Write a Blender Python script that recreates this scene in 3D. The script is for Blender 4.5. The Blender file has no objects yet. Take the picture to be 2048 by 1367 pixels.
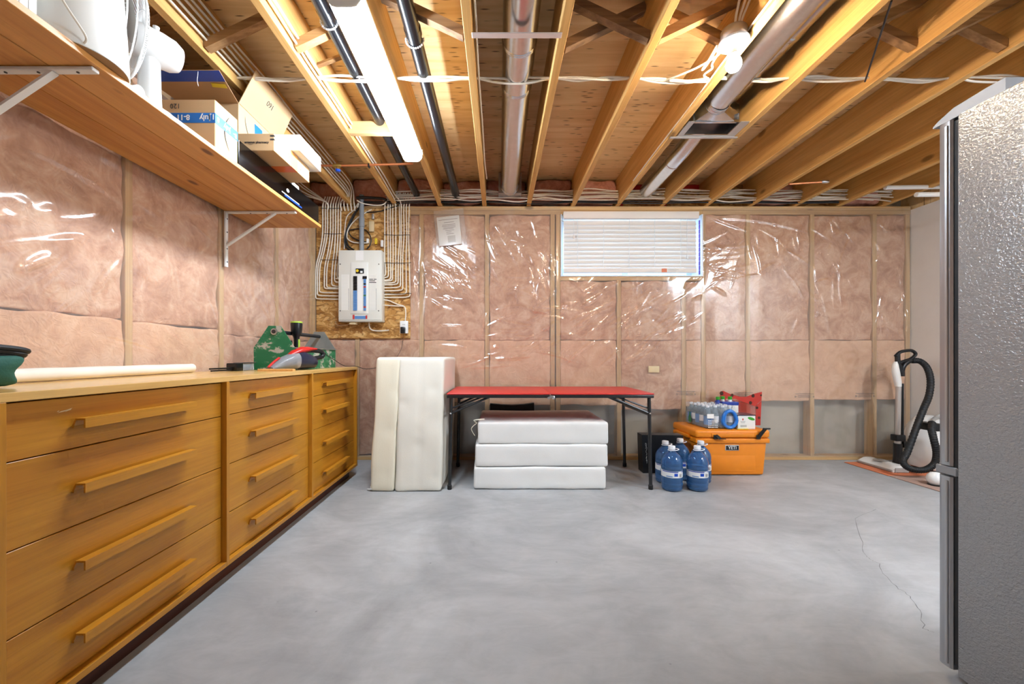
import bpy, bmesh, math, random
import numpy as np
from mathutils import Vector, Matrix, noise
random.seed(7)
scene = bpy.context.scene
COL = scene.collection
R = math.radians

# ------------------------------------------------------------------ camera
CAMZ = 0.95
FPX = 805.0           # focal length in pixels of the 2048 px wide frame
VPX, VPY = 997.0, 712.0
cam = bpy.data.cameras.new('camera')
cam.sensor_width = 36.0
cam.lens = FPX / 2048.0 * 36.0
cam.shift_x = (1024.0 - VPX) / 2048.0
cam.shift_y = (VPY - 683.5) / 2048.0
cam.clip_start = 0.02
cam_o = bpy.data.objects.new('camera', cam)
cam_o.location = (0, 0, CAMZ)
cam_o.rotation_euler = (R(90), 0, 0)
COL.objects.link(cam_o)
scene.camera = cam_o

# ------------------------------------------------------------------ world (daylight outside the window)
w = bpy.data.worlds.new('world')
scene.world = w
w.use_nodes = True
bg = w.node_tree.nodes['Background']
bg.inputs[0].default_value = (0.42, 0.68, 1.0, 1)
bg.inputs[1].default_value = 5.0

# ------------------------------------------------------------------ exposure
vs = scene.view_settings
vs.view_transform = 'Standard'
vs.look = 'None'
vs.exposure = 0.58
vs.gamma = 1.0
vs.use_curve_mapping = False
cy = scene.cycles
cy.use_light_tree = False
cy.adaptive_threshold = 0.07
cy.adaptive_min_samples = 16
cy.max_bounces = 6
cy.diffuse_bounces = 3
cy.glossy_bounces = 3
cy.transmission_bounces = 6
cy.transparent_max_bounces = 10
cy.caustics_reflective = False
cy.caustics_refractive = False
TUBE_EMIT = 55.0
FILL_EMIT = 115.0  # strength of the added fill light out of view
TUBE_COL = (0.84, 0.97, 1.11)
BULB_EMIT = 460.0
BULB_COL = (1.0, 0.82, 0.60)


def at(px, py, Y):
    """point of the room at depth Y that the photograph shows at px, py"""
    return Vector(((px - VPX) * Y / FPX, Y, CAMZ + (VPY - py) * Y / FPX))


# ------------------------------------------------------------------ materials
def lin(r, g, b):
    def f(c):
        c /= 255.0
        return c / 12.92 if c <= 0.04045 else ((c + 0.055) / 1.055) ** 2.4
    return (f(r), f(g), f(b))


M = {}


class NT:
    def __init__(self, name):
        m = bpy.data.materials.new(name)
        m.use_nodes = True
        self.m = m
        self.t = m.node_tree
        self.b = self.t.nodes['Principled BSDF']
        self.out = self.t.nodes['Material Output']

    def n(self, kind, **kw):
        nd = self.t.nodes.new(kind)
        for k, v in kw.items():
            if k in nd.inputs:
                nd.inputs[k].default_value = v
            else:
                setattr(nd, k, v)
        return nd

    def l(self, a, b):
        self.t.links.new(a, b)

    def ramp(self, fac, stops):
        r = self.n('ShaderNodeValToRGB')
        e = r.color_ramp.elements
        while len(e) < len(stops):
            e.new(0.5)
        for el, (p, c) in zip(e, stops):
            el.position = p
            el.color = (*c[:3], 1)
        self.l(fac, r.inputs[0])
        return r.outputs[0]

    def coords(self, scale=(1, 1, 1), rnd=True):
        tc = self.n('ShaderNodeTexCoord')
        mp = self.n('ShaderNodeMapping')
        mp.inputs['Scale'].default_value = scale
        if rnd:
            oi = self.n('ShaderNodeObjectInfo')
            mu = self.n('ShaderNodeVectorMath', operation='SCALE')
            mu.inputs[0].default_value = (13.1, 7.7, 9.3)
            self.l(oi.outputs['Random'], mu.inputs['Scale'])
            ad = self.n('ShaderNodeVectorMath', operation='ADD')
            self.l(tc.outputs['Object'], ad.inputs[0])
            self.l(mu.outputs[0], ad.inputs[1])
            self.l(ad.outputs[0], mp.inputs[0])
        else:
            self.l(tc.outputs['Object'], mp.inputs[0])
        return mp.outputs[0]

    def mix(self, fac, a, b, mode='MIX'):
        x = self.n('ShaderNodeMix', data_type='RGBA', blend_type=mode)
        for sock, v in ((x.inputs[0], fac), (x.inputs[6], a), (x.inputs[7], b)):
            if isinstance(v, (int, float)):
                sock.default_value = v
            elif isinstance(v, tuple):
                sock.default_value = (*v[:3], 1)
            else:
                self.l(v, sock)
        return x.outputs[2]

    def bump(self, height, strength=0.3, dist=0.01):
        bp = self.n('ShaderNodeBump')
        bp.inputs['Strength'].default_value = strength
        bp.inputs['Distance'].default_value = dist
        self.l(height, bp.inputs['Height'])
        self.l(bp.outputs[0], self.b.inputs['Normal'])


def plain(name, c, rough=0.5, metal=0.0, spec=0.5, var=0.0, vscale=8.0, bump=0.0, bscale=60.0, coat=0.0):
    n = NT(name)
    b = n.b
    b.inputs['Base Color'].default_value = (*c, 1)
    b.inputs['Roughness'].default_value = rough
    b.inputs['Metallic'].default_value = metal
    b.inputs['Specular IOR Level'].default_value = spec
    b.inputs['Coat Weight'].default_value = coat
    if var or bump:
        co = n.coords()
    if var:
        t = n.n('ShaderNodeTexNoise', Scale=vscale, Detail=5.0, Roughness=0.6)
        n.l(co, t.inputs['Vector'])
        dark = tuple(x * (1 - var) for x in c)
        lite = tuple(min(1, x * (1 + var)) for x in c)
        n.l(n.ramp(t.outputs[0], [(0.3, dark), (0.7, lite)]), b.inputs['Base Color'])
    if bump:
        t2 = n.n('ShaderNodeTexNoise', Scale=bscale, Detail=4.0)
        n.l(co, t2.inputs['Vector'])
        n.bump(t2.outputs[0], bump, 0.004)
    M[name] = n.m
    return n.m


def wood(name, light, dark, axis, grain=1.0, rough=0.55, knots=True, fine=0.5, knotcol=None, spec=0.35, kscale=2.4):
    """lumber with the grain running along axis 0, 1 or 2"""
    n = NT(name)
    s = [9.0 * grain] * 3
    s[axis] = 0.55 * grain
    co = n.coords(tuple(s))
    a = n.n('ShaderNodeTexNoise', Scale=1.4, Detail=3.0, Roughness=0.55, Distortion=0.9)
    n.l(co, a.inputs['Vector'])
    s2 = [95.0 * grain] * 3
    s2[axis] = 2.2 * grain
    co2 = n.coords(tuple(s2))
    f = n.n('ShaderNodeTexNoise', Scale=1.0, Detail=3.0, Roughness=0.6)
    n.l(co2, f.inputs['Vector'])
    c1 = n.ramp(a.outputs[0], [(0.32, dark), (0.5, tuple((x + y) / 2 for x, y in zip(light, dark))), (0.68, light)])
    c2 = n.ramp(f.outputs[0], [(0.35, (0.72, 0.66, 0.6)), (0.6, (1, 1, 1))])
    col = n.mix(fine, c1, c2, 'MULTIPLY')
    if knots:
        s3 = [kscale * 2.3] * 3
        s3[axis] = kscale
        co3 = n.coords(tuple(s3))
        v = n.n('ShaderNodeTexVoronoi', Scale=1.0)
        v.inputs['Randomness'].default_value = 1.0
        n.l(co3, v.inputs['Vector'])
        k = n.ramp(v.outputs['Distance'], [(0.07, (1, 1, 1)), (0.13, (0, 0, 0))])
        kc = knotcol or tuple(x * 0.35 for x in dark)
        mm = n.n('ShaderNodeMath', operation='MULTIPLY')
        n.l(k, mm.inputs[0])
        mm.inputs[1].default_value = 0.8
        col = n.mix(mm.outputs[0], col, kc)
    n.l(col, n.b.inputs['Base Color'])
    n.b.inputs['Roughness'].default_value = rough
    n.b.inputs['Specular IOR Level'].default_value = spec
    n.bump(f.outputs[0], 0.12, 0.003)
    M[name] = n.m
    return n.m


def emit(name, c, s):
    n = NT(name)
    n.b.inputs['Base Color'].default_value = (0.8, 0.8, 0.8, 1)
    n.b.inputs['Emission Color'].default_value = (*c, 1)
    n.b.inputs['Emission Strength'].default_value = s
    M[name] = n.m
    return n.m


# lumber
J_L, J_D = lin(234, 188, 118), lin(214, 160, 88)
wood('joist', J_L, J_D, 1, 1.0, 0.6)
wood('stud_v', lin(226, 186, 132), lin(204, 158, 104), 2, 1.0, 0.6)
wood('stud_h', lin(226, 186, 132), lin(204, 158, 104), 0, 1.0, 0.6)
wood('stud_y', lin(226, 186, 132), lin(204, 158, 104), 1, 1.0, 0.6)
wood('brace', lin(196, 150, 98), lin(140, 100, 62), 0, 1.2, 0.7)
wood('brace_old', lin(178, 140, 102), lin(108, 82, 60), 0, 1.6, 0.75)
wood('shelf_wood', lin(226, 164, 90), lin(196, 128, 58), 1, 0.9, 0.42, True, 0.35, lin(96, 44, 18), 0.5, 3.2)
wood('shelf_edge', lin(238, 190, 124), lin(222, 168, 100), 1, 0.9, 0.45, False, 0.3)
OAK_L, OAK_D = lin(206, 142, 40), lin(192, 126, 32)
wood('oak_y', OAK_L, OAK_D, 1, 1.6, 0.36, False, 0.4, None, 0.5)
wood('oak_top_lit', lin(226, 182, 112), lin(214, 166, 94), 1, 1.6, 0.2, False, 0.25, None, 0.5)  # paler than the fronts: lit, creamy reflection put into the colour
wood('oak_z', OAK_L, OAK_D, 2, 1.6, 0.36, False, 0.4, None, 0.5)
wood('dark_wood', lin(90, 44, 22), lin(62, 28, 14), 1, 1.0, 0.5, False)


def make_plywood():
    n = NT('plywood')
    co = n.coords((1.0, 12, 10), rnd=True)
    a = n.n('ShaderNodeTexNoise', Scale=1.3, Detail=5.0, Roughness=0.6, Distortion=0.8)
    n.l(co, a.inputs['Vector'])
    base = n.ramp(a.outputs[0], [(0.3, lin(220, 178, 120)), (0.5, lin(236, 198, 140)), (0.72, lin(244, 212, 160))])
    co2 = n.coords((5.5, 32, 1), rnd=True)
    v = n.n('ShaderNodeTexVoronoi', Scale=1.0, voronoi_dimensions='2D')
    n.l(co2, v.inputs['Vector'])
    k = n.ramp(v.outputs['Distance'], [(0.06, (1, 1, 1)), (0.15, (0, 0, 0))])
    big = n.n('ShaderNodeTexNoise', Scale=5.0, Detail=2.0)
    n.l(n.coords((1, 1, 1)), big.inputs['Vector'])
    gate = n.ramp(big.outputs[0], [(0.44, (0, 0, 0)), (0.54, (0.9, 0.9, 0.9))])
    mm = n.mix(1.0, k, gate, 'MULTIPLY')
    n.l(n.mix(mm, base, lin(92, 54, 26)), n.b.inputs['Base Color'])
    n.b.inputs['Roughness'].default_value = 0.7
    M['plywood'] = n.m


make_plywood()


def make_osb():
    n = NT('osb')
    co = n.coords((26, 26, 58), rnd=False)
    w1 = n.n('ShaderNodeTexNoise', Scale=0.28, Detail=2.0)
    n.l(co, w1.inputs['Vector'])
    ad = n.n('ShaderNodeVectorMath', operation='ADD')
    sc = n.n('ShaderNodeVectorMath', operation='SCALE')
    n.l(w1.outputs['Color'], sc.inputs[0])
    sc.inputs['Scale'].default_value = 7.0
    n.l(co, ad.inputs[0])
    n.l(sc.outputs[0], ad.inputs[1])
    v = n.n('ShaderNodeTexVoronoi', Scale=0.8)
    n.l(ad.outputs[0], v.inputs['Vector'])
    sep = n.n('ShaderNodeSeparateColor')
    n.l(v.outputs['Color'], sep.inputs[0])
    c = n.ramp(sep.outputs[0], [(0.0, lin(158, 104, 44)), (0.35, lin(192, 138, 68)), (0.75, lin(214, 164, 96)), (1.0, lin(228, 186, 122))])
    e = n.ramp(v.outputs['Distance'], [(0.5, (1, 1, 1)), (0.85, (0.45, 0.36, 0.28))])
    n.l(n.mix(0.75, c, e, 'MULTIPLY'), n.b.inputs['Base Color'])
    n.b.inputs['Roughness'].default_value = 0.7
    n.bump(sep.outputs[0], 0.25, 0.003)
    M['osb'] = n.m


make_osb()


def make_batt(name, c0, c1, c2):
    n = NT(name)
    co = n.coords((1, 1, 1))
    a = n.n('ShaderNodeTexNoise', Scale=7.5, Detail=4.0, Roughness=0.7, Distortion=0.7)
    n.l(co, a.inputs['Vector'])
    n.l(n.ramp(a.outputs[0], [(0.3, c0), (0.5, c1), (0.68, c2)]), n.b.inputs['Base Color'])
    n.b.inputs['Roughness'].default_value = 0.95
    n.b.inputs['Specular IOR Level'].default_value = 0.1
    b = n.n('ShaderNodeTexNoise', Scale=26.0, Detail=2.0, Roughness=0.7, Distortion=1.0)
    n.l(co, b.inputs['Vector'])
    n.bump(b.outputs[0], 0.5, 0.012)
    M[name] = n.m


make_batt('batt', lin(182, 126, 94), lin(216, 164, 131), lin(235, 194, 163))
make_batt('batt_low', lin(216, 164, 129), lin(232, 182, 145), lin(240, 197, 162))
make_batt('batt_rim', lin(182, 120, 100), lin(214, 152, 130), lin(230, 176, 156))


def make_poly():
    """clear polythene: mostly see-through, thin gloss at every fold, a little haze"""
    n = NT('polythene')
    t = n.t
    t.nodes.remove(n.b)
    tr = n.n('ShaderNodeBsdfTransparent')
    tr.inputs[0].default_value = (0.97, 0.965, 0.955, 1)
    gl = n.n('ShaderNodeBsdfGlossy')
    gl.inputs['Roughness'].default_value = 0.15
    gl.inputs['Color'].default_value = (1, 1, 1, 1)
    df = n.n('ShaderNodeBsdfDiffuse')
    df.inputs[0].default_value = (0.85, 0.83, 0.8, 1)
    ge = n.n('ShaderNodeNewGeometry')
    dt = n.n('ShaderNodeVectorMath', operation='DOT_PRODUCT')
    n.l(ge.outputs['Incoming'], dt.inputs[0])
    ab = n.n('ShaderNodeMath', operation='ABSOLUTE')
    n.l(dt.outputs['Value'], ab.inputs[0])
    om = n.n('ShaderNodeMath', operation='SUBTRACT')
    om.inputs[0].default_value = 1.0
    om.use_clamp = True
    n.l(ab.outputs[0], om.inputs[1])
    p5 = n.n('ShaderNodeMath', operation='POWER')
    n.l(om.outputs[0], p5.inputs[0])
    p5.inputs[1].default_value = 5.0
    fr = n.n('ShaderNodeMath', operation='MULTIPLY_ADD')
    n.l(p5.outputs[0], fr.inputs[0])
    fr.inputs[1].default_value = 0.6
    fr.inputs[2].default_value = 0.10
    n.l(ge.outputs['Normal'], dt.inputs[1])
    m1 = n.n('ShaderNodeMixShader')
    m1.inputs[0].default_value = 0.12
    n.l(tr.outputs[0], m1.inputs[1])
    n.l(df.outputs[0], m1.inputs[2])
    m2 = n.n('ShaderNodeMixShader')
    n.l(fr.outputs[0], m2.inputs[0])
    n.l(m1.outputs[0], m2.inputs[1])
    n.l(gl.outputs[0], m2.inputs[2])
    n.l(m2.outputs[0], n.out.inputs[0])
    M['polythene'] = n.m


make_poly()


def make_floor():
    n = NT('concrete_floor')
    co = n.coords((1, 1, 1), rnd=False)
    a = n.n('ShaderNodeTexNoise', Scale=1.5, Detail=5.0, Roughness=0.62, Distortion=1.1)
    n.l(co, a.inputs['Vector'])
    b = n.n('ShaderNodeTexNoise', Scale=6.0, Detail=6.0, Roughness=0.7, Distortion=0.6)
    n.l(n.coords((1, 2.2, 1), rnd=False), b.inputs['Vector'])
    c1 = n.ramp(a.outputs[0], [(0.3, lin(158, 159, 160)), (0.5, lin(174, 175, 176)), (0.7, lin(190, 191, 192))])
    c2 = n.ramp(b.outputs[0], [(0.34, (0.8, 0.8, 0.8)), (0.6, (1, 1, 1))])
    v = n.n('ShaderNodeTexVoronoi', Scale=5.0)
    n.l(co, v.inputs['Vector'])
    sp = n.ramp(v.outputs['Distance'], [(0.012, (0.35, 0.35, 0.35)), (0.03, (1, 1, 1))])
    c3 = n.mix(0.6, c1, c2, 'MULTIPLY')
    n.l(n.mix(0.6, c3, sp, 'MULTIPLY'), n.b.inputs['Base Color'])
    n.b.inputs['Roughness'].default_value = 0.5
    n.b.inputs['Specular IOR Level'].default_value = 0.35
    n.bump(b.outputs[0], 0.06, 0.004)
    M['concrete_floor'] = n.m


make_floor()
plain('concrete', lin(192, 182, 164), 0.8, var=0.14, vscale=3.0)
plain('drywall', lin(232, 226, 220), 0.85, var=0.02)
plain('white_paint', lin(236, 236, 234), 0.4)
plain('white_plastic', lin(240, 240, 238), 0.35)
plain('vinyl', lin(230, 236, 244), 0.35)
plain('blind', lin(236, 228, 220), 0.5)
plain('foam_seal', lin(120, 90, 190), 0.8)
plain('cable_white', lin(238, 228, 212), 0.5)
plain('cable_black', lin(22, 22, 24), 0.45)
plain('black_plastic', lin(20, 20, 22), 0.35)
plain('black_rubber', lin(16, 16, 17), 0.6)
plain('abs_pipe', lin(20, 22, 26), 0.25, spec=0.6)
plain('grey_pvc', lin(142, 148, 154), 0.45)
plain('galvanised', lin(216, 216, 218), 0.24, metal=1.0, var=0.06, vscale=40.0)
plain('galvanised_dull', lin(196, 194, 192), 0.42, metal=0.8)
plain('strap_metal', lin(228, 214, 208), 0.4, metal=0.3)
plain('steel', lin(190, 192, 196), 0.3, metal=1.0)
plain('dark_steel', lin(70, 70, 74), 0.4, metal=0.8)
plain('copper', lin(206, 132, 88), 0.35, metal=0.8)
plain('brass', lin(190, 160, 90), 0.35, metal=0.9)
plain('blue_plastic', lin(30, 80, 190), 0.4)
plain('panel_grey', lin(226, 224, 214), 0.45)
plain('panel_trim', lin(236, 234, 226), 0.4)
plain('paper', lin(244, 242, 238), 0.7)
plain('ink', lin(60, 58, 58), 0.8)
plain('ink_grey', lin(150, 146, 144), 0.8)
plain('ink_light', lin(206, 202, 196), 0.8)
plain('label_blue', lin(92, 140, 196), 0.5)
plain('label_red', lin(196, 60, 58), 0.5)
plain('label_green', lin(52, 120, 74), 0.5)
plain('yellow', lin(232, 200, 40), 0.5)
plain('beige_plastic', lin(224, 202, 160), 0.5)
plain('cardboard', lin(206, 170, 126), 0.8, var=0.05, vscale=4.0)
plain('cardboard_in', lin(184, 146, 104), 0.85, var=0.05, vscale=4.0)
plain('tape_blue', lin(36, 118, 206), 0.35)
plain('tape_deep_blue', lin(20, 76, 190), 0.4)
plain('tape_orange', lin(226, 112, 46), 0.35)
plain('tape_paper', lin(226, 164, 92), 0.5)
plain('white_box', lin(238, 236, 230), 0.6)
plain('foam_white', lin(244, 244, 242), 0.6, var=0.02)
plain('teal', lin(96, 190, 196), 0.5)
plain('glossy_black', lin(12, 10, 10), 0.12, spec=0.6)
plain('mattress', lin(238, 234, 222), 0.9, var=0.03, vscale=3.0, bump=0.12, bscale=160)
plain('mattress_white', lin(238, 237, 234), 0.9, var=0.03, vscale=3.0, bump=0.12, bscale=160)
plain('mattress_cream', lin(238, 230, 208), 0.9, var=0.03, vscale=3.0, bump=0.12, bscale=160)
plain('red_top', lin(206, 52, 46), 0.42, var=0.04, bump=0.05, bscale=200)
plain('black_metal', lin(26, 26, 28), 0.35, spec=0.6)
plain('orange_cooler', lin(238, 138, 24), 0.42, var=0.03, bump=0.05, bscale=140)
plain('red_plastic', lin(200, 40, 34), 0.3)
plain('navy_plastic', lin(34, 38, 58), 0.28)
plain('toolbox_green', lin(34, 110, 70), 0.5)
plain('toolbox_grey', lin(150, 152, 146), 0.45, metal=0.5, var=0.1, vscale=12)
plain('lime', lin(176, 210, 70), 0.4)
plain('fabric_green', lin(34, 88, 74), 0.75, var=0.2, vscale=10, bump=0.2, bscale=200)
plain('film_white', lin(238, 230, 216), 0.25, var=0.06, vscale=6, coat=0.4)
plain('bottle_cap', lin(240, 240, 244), 0.4)
plain('bottle_label', lin(236, 236, 236), 0.5)
plain('deep_blue', lin(24, 60, 160), 0.4)
plain('cap_green', lin(60, 160, 40), 0.4)
plain('mat_orange', lin(214, 124, 84), 0.85)
plain('mat_brown', lin(172, 142, 128), 0.85)
plain('vac_white', lin(236, 232, 226), 0.35)
plain('vac_grey', lin(176, 170, 164), 0.4)
plain('vac_silver', lin(206, 200, 194), 0.3, metal=0.6)
plain('fridge_door', lin(172, 174, 178), 0.3, metal=0.75)
plain('fridge_gasket', lin(26, 26, 28), 0.6)
plain('fridge_trim', lin(150, 152, 155), 0.45, metal=0.3)
plain('crack', lin(116, 114, 112), 0.9)
plain('bark', lin(80, 66, 54), 0.9)
plain('tar', lin(26, 24, 24), 0.8)


def make_fridge_side():
    n = NT('fridge_side')
    n.b.inputs['Base Color'].default_value = (*lin(156, 156, 157), 1)
    n.b.inputs['Metallic'].default_value = 0.25
    n.b.inputs['Roughness'].default_value = 0.27
    n.b.inputs['Specular IOR Level'].default_value = 0.6
    a = n.n('ShaderNodeTexNoise', Scale=140.0, Detail=1.5, Roughness=0.5, Distortion=0.6)
    n.l(n.coords((1, 1, 1.35), rnd=False), a.inputs['Vector'])
    n.bump(a.outputs[0], 0.55, 0.005)
    M['fridge_side'] = n.m


make_fridge_side()


def make_toolbox_paint():
    n = NT('toolbox_paint')
    a = n.n('ShaderNodeTexNoise', Scale=9.0, Detail=8.0, Roughness=0.7)
    n.l(n.coords((1, 1, 1.6), rnd=False), a.inputs['Vector'])
    n.l(n.ramp(a.outputs[0], [(0.46, lin(26, 112, 72)), (0.52, lin(48, 124, 84)), (0.545, lin(176, 172, 160)), (0.7, lin(190, 186, 174))]), n.b.inputs['Base Color'])
    n.b.inputs['Roughness'].default_value = 0.5
    M['toolbox_paint'] = n.m


make_toolbox_paint()


def clear(name, c, rough=0.05, ior=1.4, trans=0.9, spec=0.5):
    n = NT(name)
    n.b.inputs['Base Color'].default_value = (*c, 1)
    n.b.inputs['Roughness'].default_value = rough
    n.b.inputs['Transmission Weight'].default_value = trans
    n.b.inputs['IOR'].default_value = ior
    M[name] = n.m


clear('jug_blue', lin(84, 142, 208), 0.04, 1.3, 0.64)
M['jug_blue'].node_tree.nodes['Principled BSDF'].inputs['Coat Weight'].default_value = 0.7
clear('bottle_clear', lin(206, 226, 240), 0.06, 1.25, 0.75)
clear('dust_cup', lin(196, 196, 200), 0.06, 1.3, 0.6)


def thinfilm(name, c, alpha, rough=0.15):
    """thin see-through film or mesh"""
    n = NT(name)
    n.b.inputs['Base Color'].default_value = (*c, 1)
    n.b.inputs['Roughness'].default_value = rough
    n.b.inputs['Alpha'].default_value = alpha
    M[name] = n.m


thinfilm('shrink_film', lin(230, 236, 240), 0.18, 0.12)
thinfilm('sleeve_film', lin(240, 238, 234), 0.14, 0.12)
thinfilm('red_mesh', lin(206, 52, 36), 0.86, 0.5)
thinfilm('red_net', lin(206, 52, 36), 0.34, 0.5)
thinfilm('window_glass', lin(210, 230, 245), 0.12, 0.03)
emit('tube_lens', TUBE_COL, TUBE_EMIT)
emit('fill_tube_lens', TUBE_COL, FILL_EMIT)
emit('bulb_glow', BULB_COL, BULB_EMIT)

# ------------------------------------------------------------------ geometry helpers
class MB:
    """collects shapes of ONE part and links them as one mesh object"""

    def __init__(self):
        self.v = []
        self.f = []

    def add(self, vs, fs):
        o = len(self.v)
        self.v += [tuple(p) for p in vs]
        self.f += [tuple(i + o for i in q) for q in fs]
        return self

    def box(self, x0, x1, y0, y1, z0, z1):
        vs = [(x, y, z) for x in (x0, x1) for y in (y0, y1) for z in (z0, z1)]
        fs = [(0, 1, 3, 2), (4, 6, 7, 5), (0, 4, 5, 1), (2, 3, 7, 6), (0, 2, 6, 4), (1, 5, 7, 3)]
        return self.add(vs, fs)

    def rbox(self, x0, x1, y0, y1, z0, z1, r=0.004, seg=2):
        bm = bmesh.new()
        bmesh.ops.create_cube(bm, size=1.0)
        for v in bm.verts:
            v.co = ((x0 + x1) / 2 + v.co.x * (x1 - x0), (y0 + y1) / 2 + v.co.y * (y1 - y0), (z0 + z1) / 2 + v.co.z * (z1 - z0))
        bmesh.ops.bevel(bm, geom=bm.edges[:], offset=r, segments=seg, profile=0.5, affect='EDGES')
        return self.bm(bm)

    def bm(self, bm):
        bm.verts.index_update()
        self.add([v.co[:] for v in bm.verts], [[v.index for v in f.verts] for f in bm.faces])
        bm.free()
        return self

    def bar(self, p0, p1, wv, w, h, up=(0, 0, 1)):
        """square bar from p0 to p1, half sizes w and h"""
        p0, p1 = Vector(p0), Vector(p1)
        d = (p1 - p0).normalized()
        a = Vector(wv).normalized() if wv else d.cross(Vector(up)).normalized()
        a = (a - d * a.dot(d)).normalized()
        b = d.cross(a).normalized()
        vs = []
        for p in (p0, p1):
            for s, t in ((-1, -1), (1, -1), (1, 1), (-1, 1)):
                vs.append(p + a * w * s + b * h * t)
        return self.add(vs, [(3, 2, 1, 0), (4, 5, 6, 7), (0, 1, 5, 4), (1, 2, 6, 5), (2, 3, 7, 6), (3, 0, 4, 7)])

    def cyl(self, p0, p1, r0, r1=None, n=16, caps=True):
        r1 = r0 if r1 is None else r1
        return self.tube([p0, p1], [r0, r1], n, caps)

    def tube(self, path, r, n=8, caps=True, flat=1.0):
        pts = [Vector(p) for p in path]
        m = len(pts)
        rs = r if isinstance(r, (list, tuple)) else [r] * m
        vs, fs = [], []
        t0 = (pts[1] - pts[0]).normalized()
        ref = Vector((0, 0, 1)) if abs(t0.z) < 0.9 else Vector((1, 0, 0))
        a = t0.cross(ref).normalized()
        for i in range(m):
            t = (pts[min(i + 1, m - 1)] - pts[max(i - 1, 0)])
            t = t.normalized() if t.length > 1e-9 else t0
            a = a - t * a.dot(t)
            a = a.normalized() if a.length > 1e-6 else t.orthogonal().normalized()
            b = t.cross(a).normalized()
            for k in range(n):
                q = 2 * math.pi * k / n
                vs.append(pts[i] + a * math.cos(q) * rs[i] + b * math.sin(q) * rs[i] * flat)
        for i in range(m - 1):
            for k in range(n):
                fs.append((i * n + k, i * n + (k + 1) % n, (i + 1) * n + (k + 1) % n, (i + 1) * n + k))
        if caps:
            fs.append(tuple(range(n - 1, -1, -1)))
            fs.append(tuple((m - 1) * n + k for k in range(n)))
        return self.add(vs, fs)

    def lathe(self, prof, c=(0, 0, 0), n=24, axis='z', caps=True):
        """prof: list of (radius, height)"""
        vs, fs = [], []
        for (r, h) in prof:
            for k in range(n):
                q = 2 * math.pi * k / n
                p = (r * math.cos(q), r * math.sin(q), h)
                if axis == 'y':
                    p = (p[0], p[2], p[1])
                elif axis == 'x':
                    p = (p[2], p[0], p[1])
                vs.append((p[0] + c[0], p[1] + c[1], p[2] + c[2]))
        m = len(prof)
        for i in range(m - 1):
            for k in range(n):
                fs.append((i * n + k, i * n + (k + 1) % n, (i + 1) * n + (k + 1) % n, (i + 1) * n + k))
        if caps:
            fs.append(tuple(range(n - 1, -1, -1)))
            fs.append(tuple((m - 1) * n + k for k in range(n)))
        return self.add(vs, fs)

    def prism(self, poly, o, u, v, d):
        """polygon in the plane o + s*u + t*v pushed along d"""
        o, u, v, d = Vector(o), Vector(u), Vector(v), Vector(d)
        n = len(poly)
        vs = [o + u * s + v * t for s, t in poly] + [o + u * s + v * t + d for s, t in poly]
        fs = [tuple(range(n - 1, -1, -1)), tuple(range(n, 2 * n))]
        fs += [(i, (i + 1) % n, n + (i + 1) % n, n + i) for i in range(n)]
        return self.add(vs, fs)

    def loft(self, secs, n=20, p=2.0, axis='x', caps=True):
        """secs: (position along axis, centre 1, centre 2, half 1, half 2[, power])"""
        vs, fs = [], []
        for s in secs:
            pw = s[5] if len(s) > 5 else p
            for k in range(n):
                q = 2 * math.pi * k / n
                c, d = math.cos(q), math.sin(q)
                a = math.copysign(abs(c) ** (2 / pw), c) * s[3] + s[1]
                b = math.copysign(abs(d) ** (2 / pw), d) * s[4] + s[2]
                vs.append((s[0], a, b) if axis == 'x' else (a, s[0], b) if axis == 'y' else (a, b, s[0]))
        m = len(secs)
        for i in range(m - 1):
            for k in range(n):
                fs.append((i * n + k, i * n + (k + 1) % n, (i + 1) * n + (k + 1) % n, (i + 1) * n + k))
        if caps:
            fs.append(tuple(range(n - 1, -1, -1)))
            fs.append(tuple((m - 1) * n + k for k in range(n)))
        return self.add(vs, fs)

    def mesh(self, name, smooth=True, angle=35):
        me = bpy.data.meshes.new(name)
        me.from_pydata(self.v, [], self.f)
        bm = bmesh.new()
        bm.from_mesh(me)
        bmesh.ops.recalc_face_normals(bm, faces=bm.faces[:])
        bm.to_mesh(me)
        bm.free()
        if smooth:
            me.shade_smooth()
            me.set_sharp_from_angle(angle=R(angle))
        me.update()
        return me

    def build(self, name, mat, parent=None, smooth=True, angle=35, label=None):
        return obj(name, self.mesh(name, smooth, angle), mat, parent, label=label)


def obj(name, me, mat, parent=None, loc=None, label=None):
    if mat is not None and not me.materials:
        me.materials.append(M[mat])
    o = bpy.data.objects.new(name, me)
    COL.objects.link(o)
    if parent is not None:
        o.parent = parent
        o.matrix_parent_inverse = PINV.get(parent.name, Matrix())
    if loc is not None:
        o.location = loc
    if label:
        o['label'] = label
    return o


PINV = {}


def tag(o, label, cat, group=None):
    o['label'] = label
    o['category'] = cat
    if group:
        o['group'] = group
    return o


def thing(name, label, cat, loc=(0, 0, 0), group=None, local=False, rotz=0.0):
    """an Empty at the thing's base; parts are given in room coordinates unless local"""
    o = bpy.data.objects.new(name, None)
    o.empty_display_size = 0.05
    o.location = loc
    o.rotation_euler = (0, 0, rotz)
    COL.objects.link(o)
    if not local:
        PINV[o.name] = Matrix.Translation(Vector(loc)).inverted()
    return tag(o, label, cat, group)


def struct(o):
    o['kind'] = 'structure'
    return o


def copy_tree(o, loc, label=None, rotz=None, parent=None):
    c = o.copy()
    COL.objects.link(c)
    if parent is None:
        c.location = loc
        if rotz is not None:
            c.rotation_euler = (0, 0, rotz)
        if label:
            c['label'] = label
    else:
        c.parent = parent
    for ch in o.children:
        copy_tree(ch, None, parent=c)
    return c


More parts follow.
